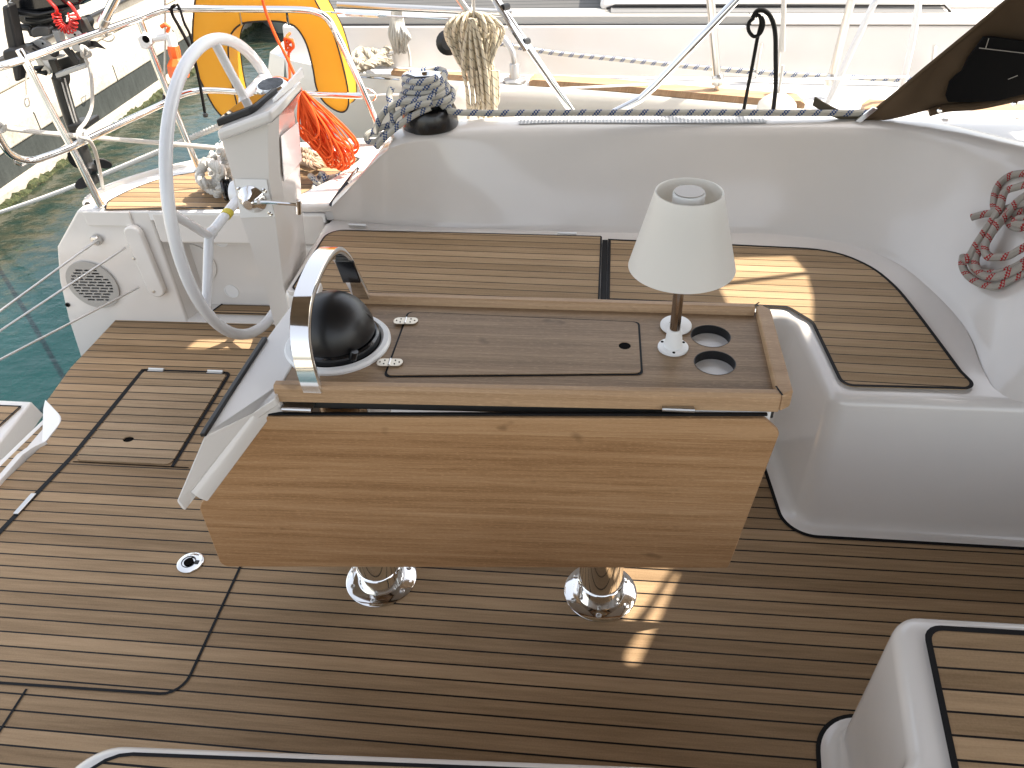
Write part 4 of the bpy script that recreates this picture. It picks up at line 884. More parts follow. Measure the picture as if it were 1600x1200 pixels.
# decal writing: a single stroked letter
MB().prism(pp_([(13,-3),(19,-2),(15.5,3),(20,4),(19.8,5.2),(12.5,4),(16.5,-1),(12.7,-1.8)], yo-.053), (0,.002,0)).build('decal', WPL, ob_, smooth=0)
MB().prism(pp_([(48,45),(57,41),(72,41),(77,45),(77,56),(60,58),(50,60),(47,54)],yo-.03), (0,.03,0)).build('bracket_knuckle', mat('worn grey casting', (.16,.155,.15), .35, .3), ob_, bevel=.006)
for dx, dy in ((0,0),(50,-14)):
    q_ = MB().prism(pp_([(51+dx,64+dy),(60+dx,61+dy),(69+dx,64+dy),(76+dx,71+dy),(79+dx,80+dy),(84+dx,86+dy),(100+dx,87+dy),(97+dx,90+dy),(78+dx,94+dy),(66+dx,95+dy),(62+dx,90+dy),(60+dx,78+dy),(54+dx,73+dy)],yo-.05), (0,.02,0)).build('clamp_plate', GREYM, ob_, bevel=.004)
    MB().lathe([(.017,0),(.017,.01),(.012,.014),(0,.014)], ay(85+dx,80+dy,yo-.055), (0,-1,0), 20).build('clamp_knob', BLACKM, q_)
    sb = MB(); [sb.lathe([(.0035,0),(.0035,.002),(0,.002)], ay(u+dx,v+dy,yo-.05), (0,-1,0), 10) for u, v in ((67,68),(74,83))]; sb.build('bolts', DARKHOLE, q_)
MB().prism(pp_([(80,47),(91,48),(99,78),(92,77)],yo-.02), (0,.03,0)).build('tilt_arm', GREYM, ob_, bevel=.003)
MB().prism(pp_([(84,48),(91,40),(122,30),(130,40),(128,52),(140,62),(124,66),(114,50),(100,52)],yo+.02), (0,.08,0)).build('swivel_body', BLACKM, ob_, bevel=.006)
MB().prism(pp_([(124,26),(130,30),(140,50),(141,64),(133,62),(126,44)],yo-.05), (0,.025,0)).build('shift_lever', GREYD, ob_, bevel=.004)
MB().rings([[ay(u,v,yo-.05+dy) for (u,v),dy in zip(L,(0,0,.03,.03))] for L in [[(138,63),(140,72),(140,72),(138,63)],[(150,64),(152,74),(152,74),(150,64)],[(166,76.5),(166.5,77.5),(166.5,77.5),(166,76.5)]]]).build('handle_tip', BLACKM, ob_, bevel=.002)
MB().prism(pp_([(74,94),(84,93),(92,112),(84,118)],yo-.02), (0,.02,0)).prism(pp_([(117,82),(127,80),(132,99),(122,102)],yo-.02), (0,.02,0)).prism(pp_([(88,94),(120,84),(126,100),(90,112)],yo+.03), (0,.02,0)).build('side_strap', GREYD, ob_, bevel=.003)
for L in ([(96,76),(104,74),(123,100),(119,103)],[(104,80),(110,78),(124,96),(120,100)]): MB().prism(pp_(L,yo-.06), (0,.012,0)).build('tiller_link', BLACKM, ob_, bevel=.002)
MB().prism(pp_([(85,115),(133,99),(136,106),(88,123)],yo-.06), (0,.03,0)).build('clamp_bar', GREYM, ob_, bevel=.004)
MB().prism(pp_([(58,84),(66,96),(80,112),(76,118),(60,104),(54,92)],yo+.0), (0,.03,0)).build('transom_pad', GELC, ob_, bevel=.003)
MB().tube(pp_([(56,107),(66,104),(60,112),(72,114)],yo-.03), .010, 8).build('bracket_bolt', GREYD, ob_)
MB().tube(pp_([(88,118),(97,121),(103,122)],yo), .028, 12).build('neck', BLACKM, ob_)
leg = [ay(u,v,yo) for u,v in [(92,120),(100,150),(110,182),(118,205),(132,240),(148,285)]]
MB().tube(leg, [.032,.031,.030,.030,.026,.024], 16, flat=.7).build('leg', GREYD, ob_)
for o in (-8, 3, 9): MB().tube([ay(u+o*(1-i*.1),v,yo-.027+abs(o)*.0011) for i,(u,v) in enumerate([(92,122),(100,150),(110,182),(118,205)])], .003, 6).build('leg_rib', GREYM, ob_)
MB().prism(pp_([(104,197),(134,192),(137,200),(108,207)],yo-.05), (0,.09,0)).build('cavitation_plate', BLACKM, ob_, bevel=.004)
pc = ay(141,262,yo)
MB().lathe([(.012,-.05),(.024,-.03),(.028,.02),(.020,.06),(.004,.08)], pc, (-.4,.9,-.1), 20).build('gear_case', BLACKM, ob_)
for cu_, cv_, rx, ry, tl in ((117,247,17,11,1.1),(160,256,15,7,.3),(131,285,16,9,-.5)):
    P = []
    for k in range(16):
        a = 2*math.pi*k/16; x_, y_ = rx*math.cos(a), ry*math.sin(a); P.append(ay(cu_+x_*math.cos(tl)-y_*math.sin(tl), cv_+x_*math.sin(tl)+y_*math.cos(tl), yo+.01+.02*math.cos(a)))
    MB().prism(P, (0,.008,0)).build('propeller_blade', BLACKM, ob_, bevel=.002)
cc_ = MB(); U = cr([ay(u,v,yo-.09) for u,v in [(88,22),(90,32),(96,41),(104,46),(112,44),(115,34),(113,22)]],12); pts = []
for i, p in enumerate(U):
    t = (U[min(i+1,len(U)-1)]-U[max(i-1,0)]).normalized(); N_ = t.cross(V((0,1,0))).normalized(); 
    for k in range(5):
        a = 2*math.pi*(i*5+k)/26.; q0 = p.lerp(U[min(i+1,len(U)-1)], k/5); pts.append(q0+(N_*math.cos(a)+V((0,1,0))*math.sin(a))*.0125)
cc_.tube(pts, .0026, 6); cc_.tube(cr([ay(u,v,yo-.08) for u,v in [(74,-2),(80,5),(88,14),(88,22)]],4), .006, 6).tube(cr([ay(u,v,yo-.08) for u,v in [(106,4),(112,10),(120,22),(124,30)]],4), .006, 6)
tag(cc_.build('kill_cord', REDP, smooth=80), 'coiled red kill cord hanging below the black motor cowling', 'cord')
bs_ = MB().prism(pp_([(1,10),(12,8),(24,60),(29,84),(32,126),(22,129),(14,90),(6,50)],yo-.12), (0,.05,0)).prism(pp_([(2,80),(12,76),(36,77),(50,86),(46,98),(30,104),(10,100),(3,92)],yo-.14), (0,.07,0))
tag(bs_.build('rail_pad', BLACKM, bevel=.012, bseg=3), 'black padded mount and strap on the rail left of the motor', 'mount')
MB().tube(pp_([(33,72),(46,70),(58,69)],yo-.04), .007, 8).build('clamp_screw', BLACKM, ob_)
MB().tube(pp_([(28,92),(60,82),(72,80)],yo-.0), .012, 10).build('mount_tube', STEEL2, ob_)
# ================================================================== WINCH and SHEET
wc = V((-.560, 2.452, .712))
wn_ = thing('winch', 'black and chrome sheet winch wrapped in blue flecked rope on the coaming end', 'winch', wc)
MB().lathe([(.088,0),(.090,.006),(.086,.05),(.080,.062),(.062,.068),(.058,.075)], wc, seg=48).build('base', mat('black anodised', (.012,.012,.013), .25, coat=.2), wn_)
MB().lathe([(.046,.07),(.044,.10),(.048,.128),(.062,.135),(.062,.142),(.056,.146)], wc, seg=40).build('drum', BLACKG, wn_)
MB().lathe([(.056,.146),(.060,.149),(.060,.156),(.054,.159),(.02,.160),(.014,.150),(0,.150)], wc, seg=40, caps=False).build('self_tailing_top', STEEL, wn_)
MB().tube([wc+V((-.055,-.01,.157)), wc+V((-.02,-.05,.160)), wc+V((.03,-.045,.160))], .007, 8).build('feeder_arm', BLACKG, wn_)
sh = MB(); RR = .0100
pts = []
for k in range(0, 76):
    a = -.25*math.pi+k*2*math.pi/15.; turn = k/15.; rr_ = .062+.020*math.exp(-((turn-.9)/1.1)**2)+.006*math.sin(k*1.3); zz = .078+.0165*turn+.006*math.sin(a+1); pts.append(wc+V((rr_*math.cos(a), rr_*math.sin(a), zz)))
start = ay(1400,177,2.50)
sh.tube(cr([start, ay(1100,176,2.47), ay(900,176,2.44), ay(720,176,2.40)]+[wc+V((.075,-.045,.074))]+pts,3), RR, 10)
# loose turns and tails falling aft of the winch
sh.tube(cr([ay(u,v,y) for u,v,y in [(680,150,2.37),(655,157,2.36),(625,160,2.36),(605,170,2.36),(594,185,2.36),(588,200,2.35),(586,210,2.34)]],5), RR, 10)
sh.tube(cr([ay(u,v,y) for u,v,y in [(672,168,2.36),(650,178,2.35),(628,192,2.34),(610,207,2.33),(596,220,2.32),(588,230,2.32)]],5), RR, 10)
sh.tube(cr([ay(u,v,y) for u,v,y in [(612,194,2.37),(598,199,2.36),(583,205,2.35),(573,212,2.34),(576,221,2.34),(590,220,2.335),(601,210,2.35),(612,200,2.37)]],5), RR*.95, 10)
sh.tube(cr([ay(u,v,y) for u,v,y in [(612,136,2.40),(608,150,2.39),(612,168,2.37),(614,185,2.36),(613,204,2.34)]],5), RR, 10)
sh.tube(cr([ay(u,v,y) for u,v,y in [(676,160,2.36),(650,165,2.35),(622,178,2.35),(613,190,2.35)]],5), RR, 10)
tag(sh.build('jib_sheet', ROPEBL, smooth=80), 'grey rope with blue flecks wound on the winch and running level along the coaming', 'rope')

# ================================================================== deck forward of the coaming curve
cdk = [p for i, p in enumerate(Tn) if TT[i].x > .70]
cdk2 = [TT[i]+(Tn[i]-V((TT[i].x,TT[i].y,0))).normalized()*.05 for i in range(len(TT)) if TT[i].x > .72 and TT[i].z > .69]
MB().prism([V((p.x,p.y,.55)) for p in cdk2]+[V((3.1,2.58,.55)), V((.74,2.58,.55))], (0,0,.1585)).build('coach_deck', GEL, boat, bevel=.0)
# ================================================================== SPRAYHOOD
sp = thing('sprayhood', 'dark brown canvas sprayhood with a black window panel, rising at the right edge', 'sprayhood', ay(1355,186,2.49))
def sy(u,v,k=0): # side panel leans inboard with height
    p = ay(u,v,2.49); return ay(u,v,2.49-.12*max(0,p.z-.72)+k)
edge = [(1345,190),(1352,184),(1395,150),(1440,112),(1485,75),(1530,38),(1575,0),(1640,-50),(1720,-110)]
lowr = [(1345,190),(1372,188),(1405,182),(1440,174),(1470,168),(1530,163),(1600,154),(1660,148),(1800,130)]
mb = MB(); rows = []
E1 = cr([sy(u,v) for u,v in edge],4); E2 = cr([sy(u,v) for u,v in lowr],4)
for j in range(7):
    t = j/6; rows.append([E2[i].lerp(E1[i],t)+V((0,.012*math.sin(t*math.pi)*math.sin(i*.6),0)) for i in range(len(E1))])
rows.append([p+V((.01,.012,.0)) for p in E1]); 
sd = mb.rings(rows, closed=False, caps=False).build('side_panel', CANV, sp, smooth=70)
so_ = sd.modifiers.new('thick','SOLIDIFY'); so_.thickness = .004
MB().tube(E1, .006, 8).build('edge_hem', CANV, sp)
topx = E1[-1]; rr = []
for j in range(9):
    t = j/8; yy = topx.y+(.75-topx.y)*t; zz = topx.z+.16*math.sin(t*math.pi)  # unseen roof, stopped short so more light reaches the seat front
    rr.append([V((topx.x+.02, yy, zz)), V((topx.x+.5, yy, zz+.02)), V((topx.x+1.0, yy, zz-.02)), V((topx.x+1.5, yy, .8))])
ro = MB().rings(rr, closed=False, caps=False).build('roof_panel', CANV, sp); ro.modifiers.new('thick','SOLIDIFY').thickness = .004
rr = [[V((topx.x+x, -.05+.0*x, z)) for x in (0,.5,1.0,1.5)] for z in (.72, topx.z)]
win = [(1537,58),(1548,57),(1600,64),(1680,76),(1680,132),(1600,148),(1560,158),(1520,160),(1482,160),(1478,150),(1484,128),(1495,117),(1503,112),(1512,92),(1524,76)]
MB().prism([sy(u,v,-.035) for u,v in win], (0,.010,0)).build('window_panel', CANVB, sp, bevel=.003)
for a, c_ in (((1530,75),(1660,90)), ((1545,60),(1540,76)), ((1590,118),(1575,124))): MB().tube([sy(*a,-.037), sy(*c_,-.037)], .0012, 5).build('stitching', mat('pale thread', (.35,.33,.30), .8), sp)
MB().tube(cr([sy(u,v,-.02) for u,v in [(1452,176),(1480,169),(1530,165),(1600,151),(1700,136)]],5), .014, 10, flat=.8).build('rolled_hem', CANV, sp)
for u, v in ((1585,161),(1468,172)): MB().lathe([(.008,0),(.008,.003),(.004,.004),(0,.004)], sy(u,v,-.038), (0,-1,.3), 16).build('snap_button', STEEL, sp)
SS = cr([ay(u,v,2.50) for u,v in [(1272,157),(1290,168),(1312,178),(1335,181),(1352,180),(1372,183)]],6)
MB().rings([[p+V(q_) for q_ in ((-.002,0,-.015),(.002,.004,-.015),(.004,.004,.010),(-.001,0,.010))] for p in SS]).build('loose_strap', canvas('olive webbing', (.10,.085,.06)), sp)
MB().prism([ay(u,v,2.47) for u,v in ((1336,190),(1364,168),(1372,170),(1345,192))], (0,.008,0)).build('strap_buckle', STEEL, sp, bevel=.001)
for u,v in ((1477,186),(1592,184)):
    MB().lathe([(.010,0),(.010,.004),(.006,.006),(0,.006)], az(u,v,.709), seg=16).build('deck_stud', STEEL2, sp)

# ================================================================== BIMINI (shades the cockpit)
bi = thing('bimini', 'taupe canvas bimini awning on stainless hoops shading the cockpit', 'awning', (-.07,2.53,.71))
Z = 2.0
def upc(u, v, z): p = az(u, v, z)+SUN*((Z-z)/SUN.z); return (p.x, p.y)
hA = [upc(u,v,.427) for u,v in [(1100,404),(1240,400),(1262,425),(1272,465),(1272,500),(1266,545),(1235,548),(1150,500),(1125,450)]]  # canopy openings shaped so sun patches land on the seat and floor
hF = [upc(u,v,0) for u,v in [(965,885),(1051,888),(1012,945),(982,980),(975,965)]]
hG = [upc(u,v,0) for u,v in [(1063,897),(1056,895),(978,1022),(978,1033),(985,1039),(1000,1036)]]
hH = [upc(u,v,0) for u,v in [(291,545),(309,531),(420,530),(405,545)]]
def ccw(L): 
    a = sum(L[i][0]*L[(i+1)%len(L)][1]-L[(i+1)%len(L)][0]*L[i][1] for i in range(len(L))); return L if a > 0 else L[::-1]
oc_ = [(-.74,1.55),(-1.25,1.3),(-1.25,.15),(-.55,-.3),(-.5,-.9),(2.05,-.9),(2.05,2.735),(.24,2.715),(.12,2.635),(-.10,2.625),(-.70,2.625),(-.74,2.60)]  # unseen outline, shaped for cockpit shade, lit coaming and a dark arch reflection
plate('canopy', ccw(oc_), [ccw(h) for h in (hA,hF,hG,hH)], Z, Z+.006, CANVC, bi)
for pts in ([ay(905,191,2.60)+V((.12,0,-.17)), ay(905,191,2.60), ay(775,0,2.60), V((-.66,2.60,1.95)), V((-.70,2.5,1.99)), V((-.70,.6,1.99)), V((-.68,.55,1.97))],
            [ay(925,189,2.60)+V((-.06,0,-.17)), ay(925,189,2.60), ay(955,178,2.60), ay(1000,155,2.60), ay(1025,132,2.60), ay(1150,0,2.60), V((1.23,2.6,1.93)), V((1.3,2.9,1.99))]):
    MB().tube(rnd(pts, .06, 5, False), .0125, 12).build('hoop', STEEL, bi)
MB().tube([ay(757,-25,2.53), ay(822,78,2.53)], .0095, 10).build('adjuster', STEEL, bi)
for u,v in ((788,12),(820,66)): MB().tube([ay(u-3,v,2.53), ay(u+6,v-2,2.55)], .010, 8).build('clamp', BLACKM, bi)
pa_ = upc(1108,447,.427); pb_ = upc(1268,426,.427)
MB().tube([V((*pa_,Z+.01)), V((*pb_,Z+.01))], .011, 8).build('shadow_tube', STEEL, bi)  # tube added over the opening to cast a thin shadow line

# ================================================================== ROPE COIL right, hanging on the coaming
F1, F2, T3 = V((.93,1.78,.43)), V((.85,2.13,.43)), V((1.13,2.2,.7))
nn = (F2-F1).cross(T3-F1).normalized()
if nn.dot(CAM-F1) < 0: nn = -nn
def cw(u, v, k): return apl(u, v, F1+nn*k, nn)
rc = MB()
R1 = [[(1610,270),(1580,274),(1560,290),(1553,315),(1556,335)], [(1612,285),(1590,292),(1570,300),(1562,325),(1550,345),(1530,375),(1515,400),(1505,410)],
 [(1612,300),(1590,315),(1565,345),(1545,370),(1528,395),(1524,410),(1530,425),(1550,433),(1580,425),(1615,405)],
 [(1518,340),(1535,335),(1555,332),(1575,325),(1600,318),(1620,310)],
 [(1505,400),(1504,415),(1512,430),(1530,442),(1555,447),(1580,436),(1615,418)],
 [(1560,345),(1552,360),(1540,382),(1542,400),(1556,402),(1575,400),(1590,392),(1615,378)],
 [(1580,325),(1568,340),(1550,358),(1539,378),(1538,392),(1548,402)],
 [(1515,398),(1520,415),(1535,425),(1560,426),(1590,415),(1615,398)],
 [(1600,330),(1580,335),(1577,348),(1588,356),(1605,354),(1615,352)], [(1612,340),(1592,342),(1586,348),(1595,351),(1612,349)]]
for i, L in enumerate(R1): rc.tube(cr([cw(u, v, .016+.008*((i*7)%4)) for u, v in L], 6), .0098, 10)
tag(rc.build('rope_coil', ROPER, smooth=80), 'coil of grey rope with red flecks hanging on the forward coaming at the right edge', 'rope')

# ================================================================== BEIGE COIL hanging behind the coaming
bc = thing('hanging_coil', 'beige black flecked rope coiled and hung from a thin rod behind the coaming', 'rope', ay(740,20,2.72))
b = MB(); yq = 2.72
for i in range(9):     # lobes left
    t = i/8; x0 = 738-4*t; w_ = 8+33*t; b.tube(cr([ay(738,26,yq), ay(738-w_*.45,19+3*t,yq-.02), ay(738-w_,38+4*t,yq-.03*(i%3)), ay(738-w_*.92,66+2*i%5,yq-.01*(i%4)), ay(733-w_*.35,88+(i%4)*5,yq-.02), ay(730+i,112,yq)],6), .0052, 8)
for i in range(9):
    t = i/8; w_ = 8+36*t; b.tube(cr([ay(742,26,yq), ay(742+w_*.45,20+3*t,yq-.02), ay(742+w_,40+4*t,yq-.03*(i%3)), ay(742+w_*.9,66+3*i%6,yq-.01*(i%4)), ay(745+w_*.45,90+(i%4)*6,yq-.02), ay(748+i,112,yq)],6), .0052, 8)
for i in range(16):
    t = i/15; xt = 727+28*t; xb = 729+42*t+random.uniform(-3,3); bt = 160+random.uniform(-8,14); xk = 724+46*t; y = yq-.045+.02*((i*5)%4)
    b.tube(cr([ay(734+8*t,28+random.uniform(0,3),y), ay(xt,60,y), ay(xk+random.uniform(-2,2),105,y), ay(xb,140,y), ay(xb+3,bt+8,y), ay(xb+9,bt,y), ay(xk+8,110,y+.01)],6), .0052, 8)
for L in ([(738,168),(732,178),(733,190),(740,196)],[(765,175),(776,182),(776,190),(766,194),(758,188)],[(752,165),(748,182),(752,198),(757,180)]): b.tube(cr([ay(u,v,yq-.02) for u,v in L],5), .0048, 8)
b.build('coil', ROPEB, bc, smooth=80)
MB().tube([ay(740,26,yq-.01), ay(739,-30,yq-.01)], .006, 8).tube([ay(735,24,yq), ay(714,-6,yq), ay(700,-25,yq)], .011, 10).build('hanging_rod', STEEL2, bc)

# ================================================================== NEIGHBOUR BOAT
nb = thing('neighbour_sailboat', 'white sailboat moored alongside beyond the coaming, with teak rail and cockpit', 'sailboat', (0,3.6,-.7))
gw = [az(430,112,.50)+V((-.05,.55,0)), az(427,110,.50), az(445,92,.51), az(500,104,.50), az(560,113,.49), az(640,121,.48), az(725,127,.47), az(803,133,.46), az(950,143,.46), az(1100,157,.46), az(1270,171,.46), az(1450,182,.46)]
gw.append(gw[-1]+V((1.2,-.02,0))); gw.append(gw[-2]+V((4,.6,0)))
G = cr(gw[2:], 5)
rows = [[V(p) for p in G]]
for z, d in ((.44,-.02),(.38,-.03),(.2,-.015),(-.1,.03),(-.4,.10),(-.8,.22)): rows.append([V((p.x, p.y+d, z)) for p in G])
MB().rings(rows, closed=False, caps=False).build('hull', GELC, nb, smooth=60)
# stern counter closing the hull
sc_ = [V(G[0]), az(432,108,.44), az(427,128,.30), V((-1.50,3.62,-.1)), V((-1.45,3.7,-.8))]
st0 = [[p+V((0,0,0)) for p in (V(G[0]), V((G[0].x-.03,G[0].y-.02,.38)), V((G[0].x+.0,G[0].y,.0)), V((G[0].x+.1,G[0].y,-.8)))], [V((G[0].x-.12,G[0].y+.12,.51)), V((G[0].x-.16,G[0].y+.10,.38)), V((G[0].x-.10,G[0].y+.12,0)), V((G[0].x,G[0].y+.2,-.8))], [V((G[0].x-.12,G[0].y+2.4,.51)), V((G[0].x-.16,G[0].y+2.4,.38)), V((G[0].x-.1,G[0].y+2.4,0)), V((G[0].x,G[0].y+2.4,-.8))]]
MB().rings(st0, closed=False, caps=False).build('stern_counter', GELC, nb)
dp = [V((p.x,p.y,p.z-.004)) for p in G]
MB().rings([dp, [V((p.x,p.y+.28,p.z-.01)) for p in dp], [V((p.x,5.4,p.z-.012)) for p in dp]], closed=False, caps=False).add([V((dp[0].x,dp[0].y,dp[0].z)), V((dp[0].x-.12,dp[0].y+.12,dp[0].z)), V((dp[0].x-.12,5.4,dp[0].z)), V((dp[0].x,5.4,dp[0].z))], [(0,1,2,3)]).build('side_deck', gelcoat('grey deck paint', (.62,.63,.64), .5), nb)
def gi(x): 
    for a, c_ in zip(G, G[1:]):
        if a.x <= x <= c_.x: t = (x-a.x)/(c_.x-a.x); return a.lerp(c_, t)
    return G[-1]
def trail(x0, x1, w0, w1, h):
    n = 60; R = []
    for i in range(n+1):
        x = x0+(x1-x0)*i/n; p = gi(x); w_ = w0+(w1-w0)*i/n; e = 1. if 0 < i < n else .6
        R.append([p+V((0,.012,-.002)), p+V((0,.014,h*e)), p+V((0,.012+w_*e,h*e)), p+V((0,.012+w_*e,-.006))])
    return MB().rings(R).build('teak_rail', WRAIL, nb)
trail(-1.02, -.50, .035, .06, .022); trail(-.36, .80, .085, .10, .025); trail(1.02, 3.0, .10,.10,.025)
# fairlead and stanchion base
p = gi(-.43)+V((0,.06,0)); MB().lathe([(.055,0),(.055,.008),(.026,.014),(.022,.075),(.020,.078)], p, seg=20).tube(cr([p+V((0,0,.07)), p+V((-.005,0,.12)), p+V((-.03,.02,.16)), p+V((-.07,.05,.20)), p+V((-.12,.09,.27))],5), .015, 12).build('rail_base', ALU, nb)
# cockpit side / cabin side wall
def wall(x0, x1, y0, y1, zb, zt_, m, name, th=.06, lean=.04):
    return MB().hexa([(x0,y0,zb),(x1,y1,zb),(x1,y1+th,zb),(x0,y0+th,zb)], [(x0,y0+lean,zt_),(x1,y1+lean,zt_),(x1,y1+th+lean,zt_),(x0,y0+th+lean,zt_)]).build(name, m, nb, bevel=.012, bseg=3)
wall(-1.6, 4.5, 3.93, 3.55, .44, .655, GEL, 'cockpit_side', .10, .05)
for z, c_, m_, nm in ((.655,.035,mat('grey coaming cap', (.36,.355,.34), .35, .2),'coaming_cap'),):
    MB().hexa([(-1.55,3.99,z),(.62,3.86,z),(.62,4.02,z),(-1.55,4.15,z)], [(-1.55,4.0,z+c_),(.62,3.87,z+c_),(.62,4.02,z+c_),(-1.55,4.15,z+c_)]).build(nm, m_, nb, bevel=.005)
    MB().tube([V((-1.55,3.984,z-.002)), V((.62,3.855,z-.002)), V((2.5,3.745,z-.002))], .006, 6).build('shadow_gap', BLACKM, nb)
MB().box(-1.5,-.05,4.12,5.3,.60,.66).build('slatted_seat', STRIPE, nb)
MB().box(-1.6,-.0,5.3,5.45,.3,.95).build('far_coaming', GEL, nb, bevel=.02)
# cabin
cb_ = [V((-.02,3.98,.69)), V((.04,4.02,.98)), V((4.5,3.75,1.02)), V((4.5,3.68,.69))]
MB().hexa([(-.06,4.02,.685),(4.6,3.74,.685),(4.6,5.4,.685),(-.06,5.4,.685)], [(.02,4.15,.93),(4.6,3.9,1.0),(4.6,5.2,1.0),(.02,5.2,.95)]).build('cabin', GEL, nb, bevel=.03, bseg=4)
cap = [(.62,3.835,.66),(4.5,3.60,.66),(4.5,3.75,.66),(.62,4.0,.66)]
MB().hexa(cap, [(x,y+.01,z+.03) for x,y,z in cap]).build('coaming_cap', GEL, nb, bevel=.006)
MB().hexa([(.0,3.955,.692),(1.45,3.87,.692),(1.45,4.0,.692),(.0,4.1,.692)], [(.0,4.0,.712),(1.42,3.905,.712),(1.42,4.0,.712),(.0,4.1,.712)]).build('window_band', mat('tinted acrylic', (.18,.18,.18), .15), nb)
MB().tube([V((-.02,4.0,.70)), V((0.02,3.99,.715)), V((1.44,3.895,.715)), V((1.47,3.88,.69))], .006, 6).build('window_seal', BLACKM, nb)
for u0, v0, u1, v1 in ((1190,67,1183,113),(1461,70,1456,112)):
    MB().tube([ay(u0,v0,3.72), ay(u1,v1,3.70)], .020, 12, flat=.4).build('handrail_post', STEEL, nb)
    MB().tube([ay(u1-6+6*math.cos(a),v1+6+5*math.sin(a),3.69) for a in [k*math.pi/5 for k in range(10)]], .005, 6, closed=True).build('shackle', STEEL2, nb)
# cleat and slide bar
cp_ = az(560,113,.50)
MB().tube([az(556,119,.50), az(625,124,.495)], .009, 8, flat=.5).build('track', STEEL, nb)
ck = az(600,92,.52); MB().prism([ck+V(q_) for q_ in [(-.11,.03,.02),(.09,.06,.03),(.12,.01,.03),(.02,-.02,.02),(-.08,-.02,.02)]], (0,0,.012)).tube([ck+V((-.03,.01,-.03)), ck+V((-.03,.01,.03))], .013, 8).tube([ck+V((.03,.01,-.03)), ck+V((.03,.01,.03))], .013, 8).build('cleat', ALU, nb, bevel=.004)
cr_ = MB()
for k, L in enumerate([[(552,88),(565,76),(580,70),(598,72),(610,82)],[(548,96),(562,84),(578,80),(592,84),(600,96),(612,98)],[(556,100),(566,92),(560,84),(572,80),(588,96),(604,92)],[(545,112),(562,108),(580,98),(596,86),(604,78)],[(540,100),(555,96),(572,104),(590,96)]]):
    strand3(cr_, [az(u,v,.55+.012*k) for u,v in L], .018, .07, n=4)
tag(cr_.build('cleated_rope', rope_mat('weathered rope', (.40,.36,.29))), 'weathered laid rope figure-eighted on the cleat of the boat alongside', 'rope')
hr = MB()
for k in range(9): hr.tube(cr([ay(614+k*1.6,12,3.80), ay(612+k*2.3,32+k,3.79), ay(608+k*4.0,52+3*(k%3),3.79-.01*k), ay(612+k*3,66+4*(k%4),3.79), ay(618+k*2.2,84-2*(k%3),3.79)],5), .007, 6)
hr.tube(cr([ay(636,70,3.78), ay(640,88,3.78), ay(641,104,3.76)],4), .006, 6)
tag(hr.build('frayed_line', rope_mat('bleached rope', (.55,.54,.50)), smooth=80), 'bleached frayed bundle of line hanging down the white side of the boat alongside', 'rope')
tag(MB().tube(cr([ay(770,66,3.86), ay(860,82,3.84), ay(980,94,3.80), ay(1100,106,3.76), ay(1250,117,3.70), ay(1400,124,3.66), ay(1600,132,3.6)],5), .0115, 10).build('side_rope', ROPEBL, smooth=80), 'blue flecked rope lying along the side of the white boat alongside', 'rope')
tag(MB().tube([ay(545,150,3.12), ay(700,146,3.12), ay(900,137,3.14), ay(1120,127,3.16), ay(1420,120,3.18)], .0045, 6).build('lifeline', WPL), 'thin pale lifeline stretched in front of the teak rail of the boat alongside', 'wire')
for (u0,v0,u1,v1,lab) in ((1107,-40,1121,128,'stanchion of the boat alongside standing left of the black cord loop'),(1338,-30,1298,128,'leaning stanchion of the boat alongside beside the white tube frame')):
    p0, p1 = ay(u0,v0,3.5), ay(u1,v1,3.5)
    s_ = MB().tube([p0,p1], .017, 12).build('stanchion', STEEL2); MB().lathe([(.026,0),(.026,.03),(.017,.045)], p1-V((0,0,.01)), seg=20).tube([p1, p1-V((0,0,.05))], .010, 8).build('socket', STEEL2, s_)
    tag(s_, lab, 'stanchion', 'stanchions of the boat alongside')
tag(MB().tube(rnd([ay(u,v,3.35) for u,v in [(1290,168),(1330,80),(1372,-8),(1438,-8),(1424,70),(1404,160)]], .05, 6, False), .013, 12).build('tube_frame', WSHEEN), 'white tubular frame standing on the boat alongside near the sprayhood', 'frame')
tag(MB().tube(cr([ay(u,v,2.72) for u,v in [(1161,178),(1168,140),(1176,100),(1183,62),(1189,36),(1186,24),(1180,26)]],4), .0058, 8).tube(cr([ay(u,v,2.72) for u,v in [(1176,28),(1182,18),(1192,16),(1204,26),(1211,50),(1212,90),(1212,135),(1208,174)]],5), .0072, 8).tube(cr([ay(u,v,2.715) for u,v in [(1178,28),(1170,36),(1170,48),(1178,57),(1188,52),(1193,38),(1190,26)]],4), .0058, 8).build('cord_loop', ROPEK, smooth=80), 'black cord knotted in a small loop, standing above the blue flecked rope', 'cord')
tag(MB().tube(cr([ay(1230,-20,3.2), ay(1222,40,3.2), ay(1216,100,3.2), ay(1212,140,3.2)],3), .005, 6).tube([ay(1225,-10,3.19), ay(1223,80,3.19)], .009, 8).build('halyard_tail', ROPEG, smooth=80), 'pale cord hanging just right of the black cord loop', 'cord')
def fender(u, v, y, r, L, lab):
    c_ = ay(u, v, y); t = MB().lathe([(0,.5*L+r*.3),(r*.35,.5*L+r*.25),(r*.7,.5*L),(r*.92,.42*L),(r,.28*L),(r,-.5*L),(r*.7,-.6*L),(0,-.65*L)], c_, seg=32, caps=False).build('fender', mat('ivory vinyl', (.72,.70,.63), .35), smooth=80)
    tag(t, lab, 'fender', 'fenders between the two boats'); MB().tube([c_+V((0,0,.5*L)), c_+V((0,.01,.5*L+.12))], .006, 8).build('eye_line', ROPEG, t); return t
fender(744,190,3.10,.088,.26,'ivory fender hanging right behind the beige rope coil')
fender(1209,195,3.12,.075,.20,'small ivory fender top showing between the legs of the black cord')
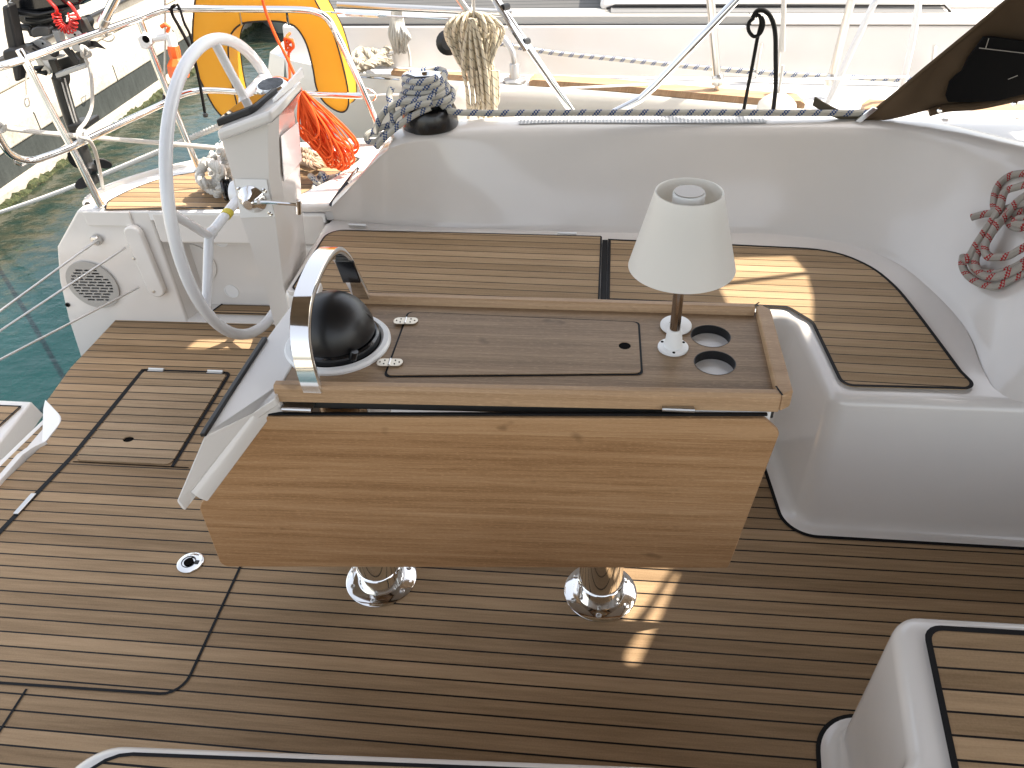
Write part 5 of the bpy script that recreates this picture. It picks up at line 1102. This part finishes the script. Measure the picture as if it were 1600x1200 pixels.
# rigging screw & boom-like tube above the neighbour cockpit
tag(MB().tube([ay(527,8,3.3), ay(640,13,3.3), ay(708,16,3.3), ay(800,20,3.3)], .013, 12).build('guard_tube', STEEL2), 'dull steel tube running level above the slatted seats of the boat alongside', 'guard rail')
tg = MB().tube([ay(505,19,3.0), ay(540,21,3.0)], .004, 6).tube([ay(540,21,3.0), ay(592,24,3.0)], .009, 8).tube([ay(592,24,3.0), ay(636,27,3.0)], .004, 6).tube([ay(636,27,3.0), ay(700,30,3.0)], .0035, 6)
tag(tg.build('rigging_screw', STEEL), 'bright rigging screw tensioning a wire at the end of the top rail', 'rigging screw')
tag(MB().lathe([(0,0),(.05,0),(.055,.03),(.03,.05),(0,.05)], ay(700,66,3.75), (.2,-1,.2), 20).build('block', BLACKM), 'dark deck block partly hidden behind the beige rope coil', 'block')
tag(MB().tube(cr([ay(566,151,2.87), ay(578,160,2.87), ay(588,149,2.87), ay(572,138,2.87)],4,True), .003, 6, closed=True).tube([ay(586,149,2.87), ay(612,147,2.9)], .004, 6).build('wire_shackle', STEEL), 'small shackle and wire eye where the lower rail meets the corner post', 'shackle')

# distant boat seen through the lifebuoy
db = thing('distant_boat', 'grey green boat stern far off, framed in the horseshoe lifebuoy', 'boat', (-3.2,9.3,-.75))
MB().rings([[V((-4.6,10.5,z)), V((-3.9,9.3+o,z)), V((-3.1,9.2+o,z)), V((-2.6,9.8,z)), V((-2.0,14,z)), V((-4.6,14,z))] for z, o in ((-.8,.25),(-.4,.05),(-.1,0),(.05,.03))]).build('hull', gelcoat('pale grey hull', (.34,.36,.33), .4), db, smooth=30, bevel=.05)
MB().box(-4.2,-2.6,10.3,13,.05,.35).build('cabin', GEL2, db, bevel=.05)
for x in (-3.8,-3.3): MB().tube([V((x,9.35,.0)), V((x+.05,9.3,.5))], .02, 8).build('stanchion', STEEL2, db)
# objects on the quay
tag(MB().tube([V((-4.9,4.5,-.09)), V((-4.86,8.6,-.08)), V((-5.2,12,-.09))], .02, 8).build('quay_hose', BLACKM, smooth=80), 'dark hose lying along the pale quay', 'hose')
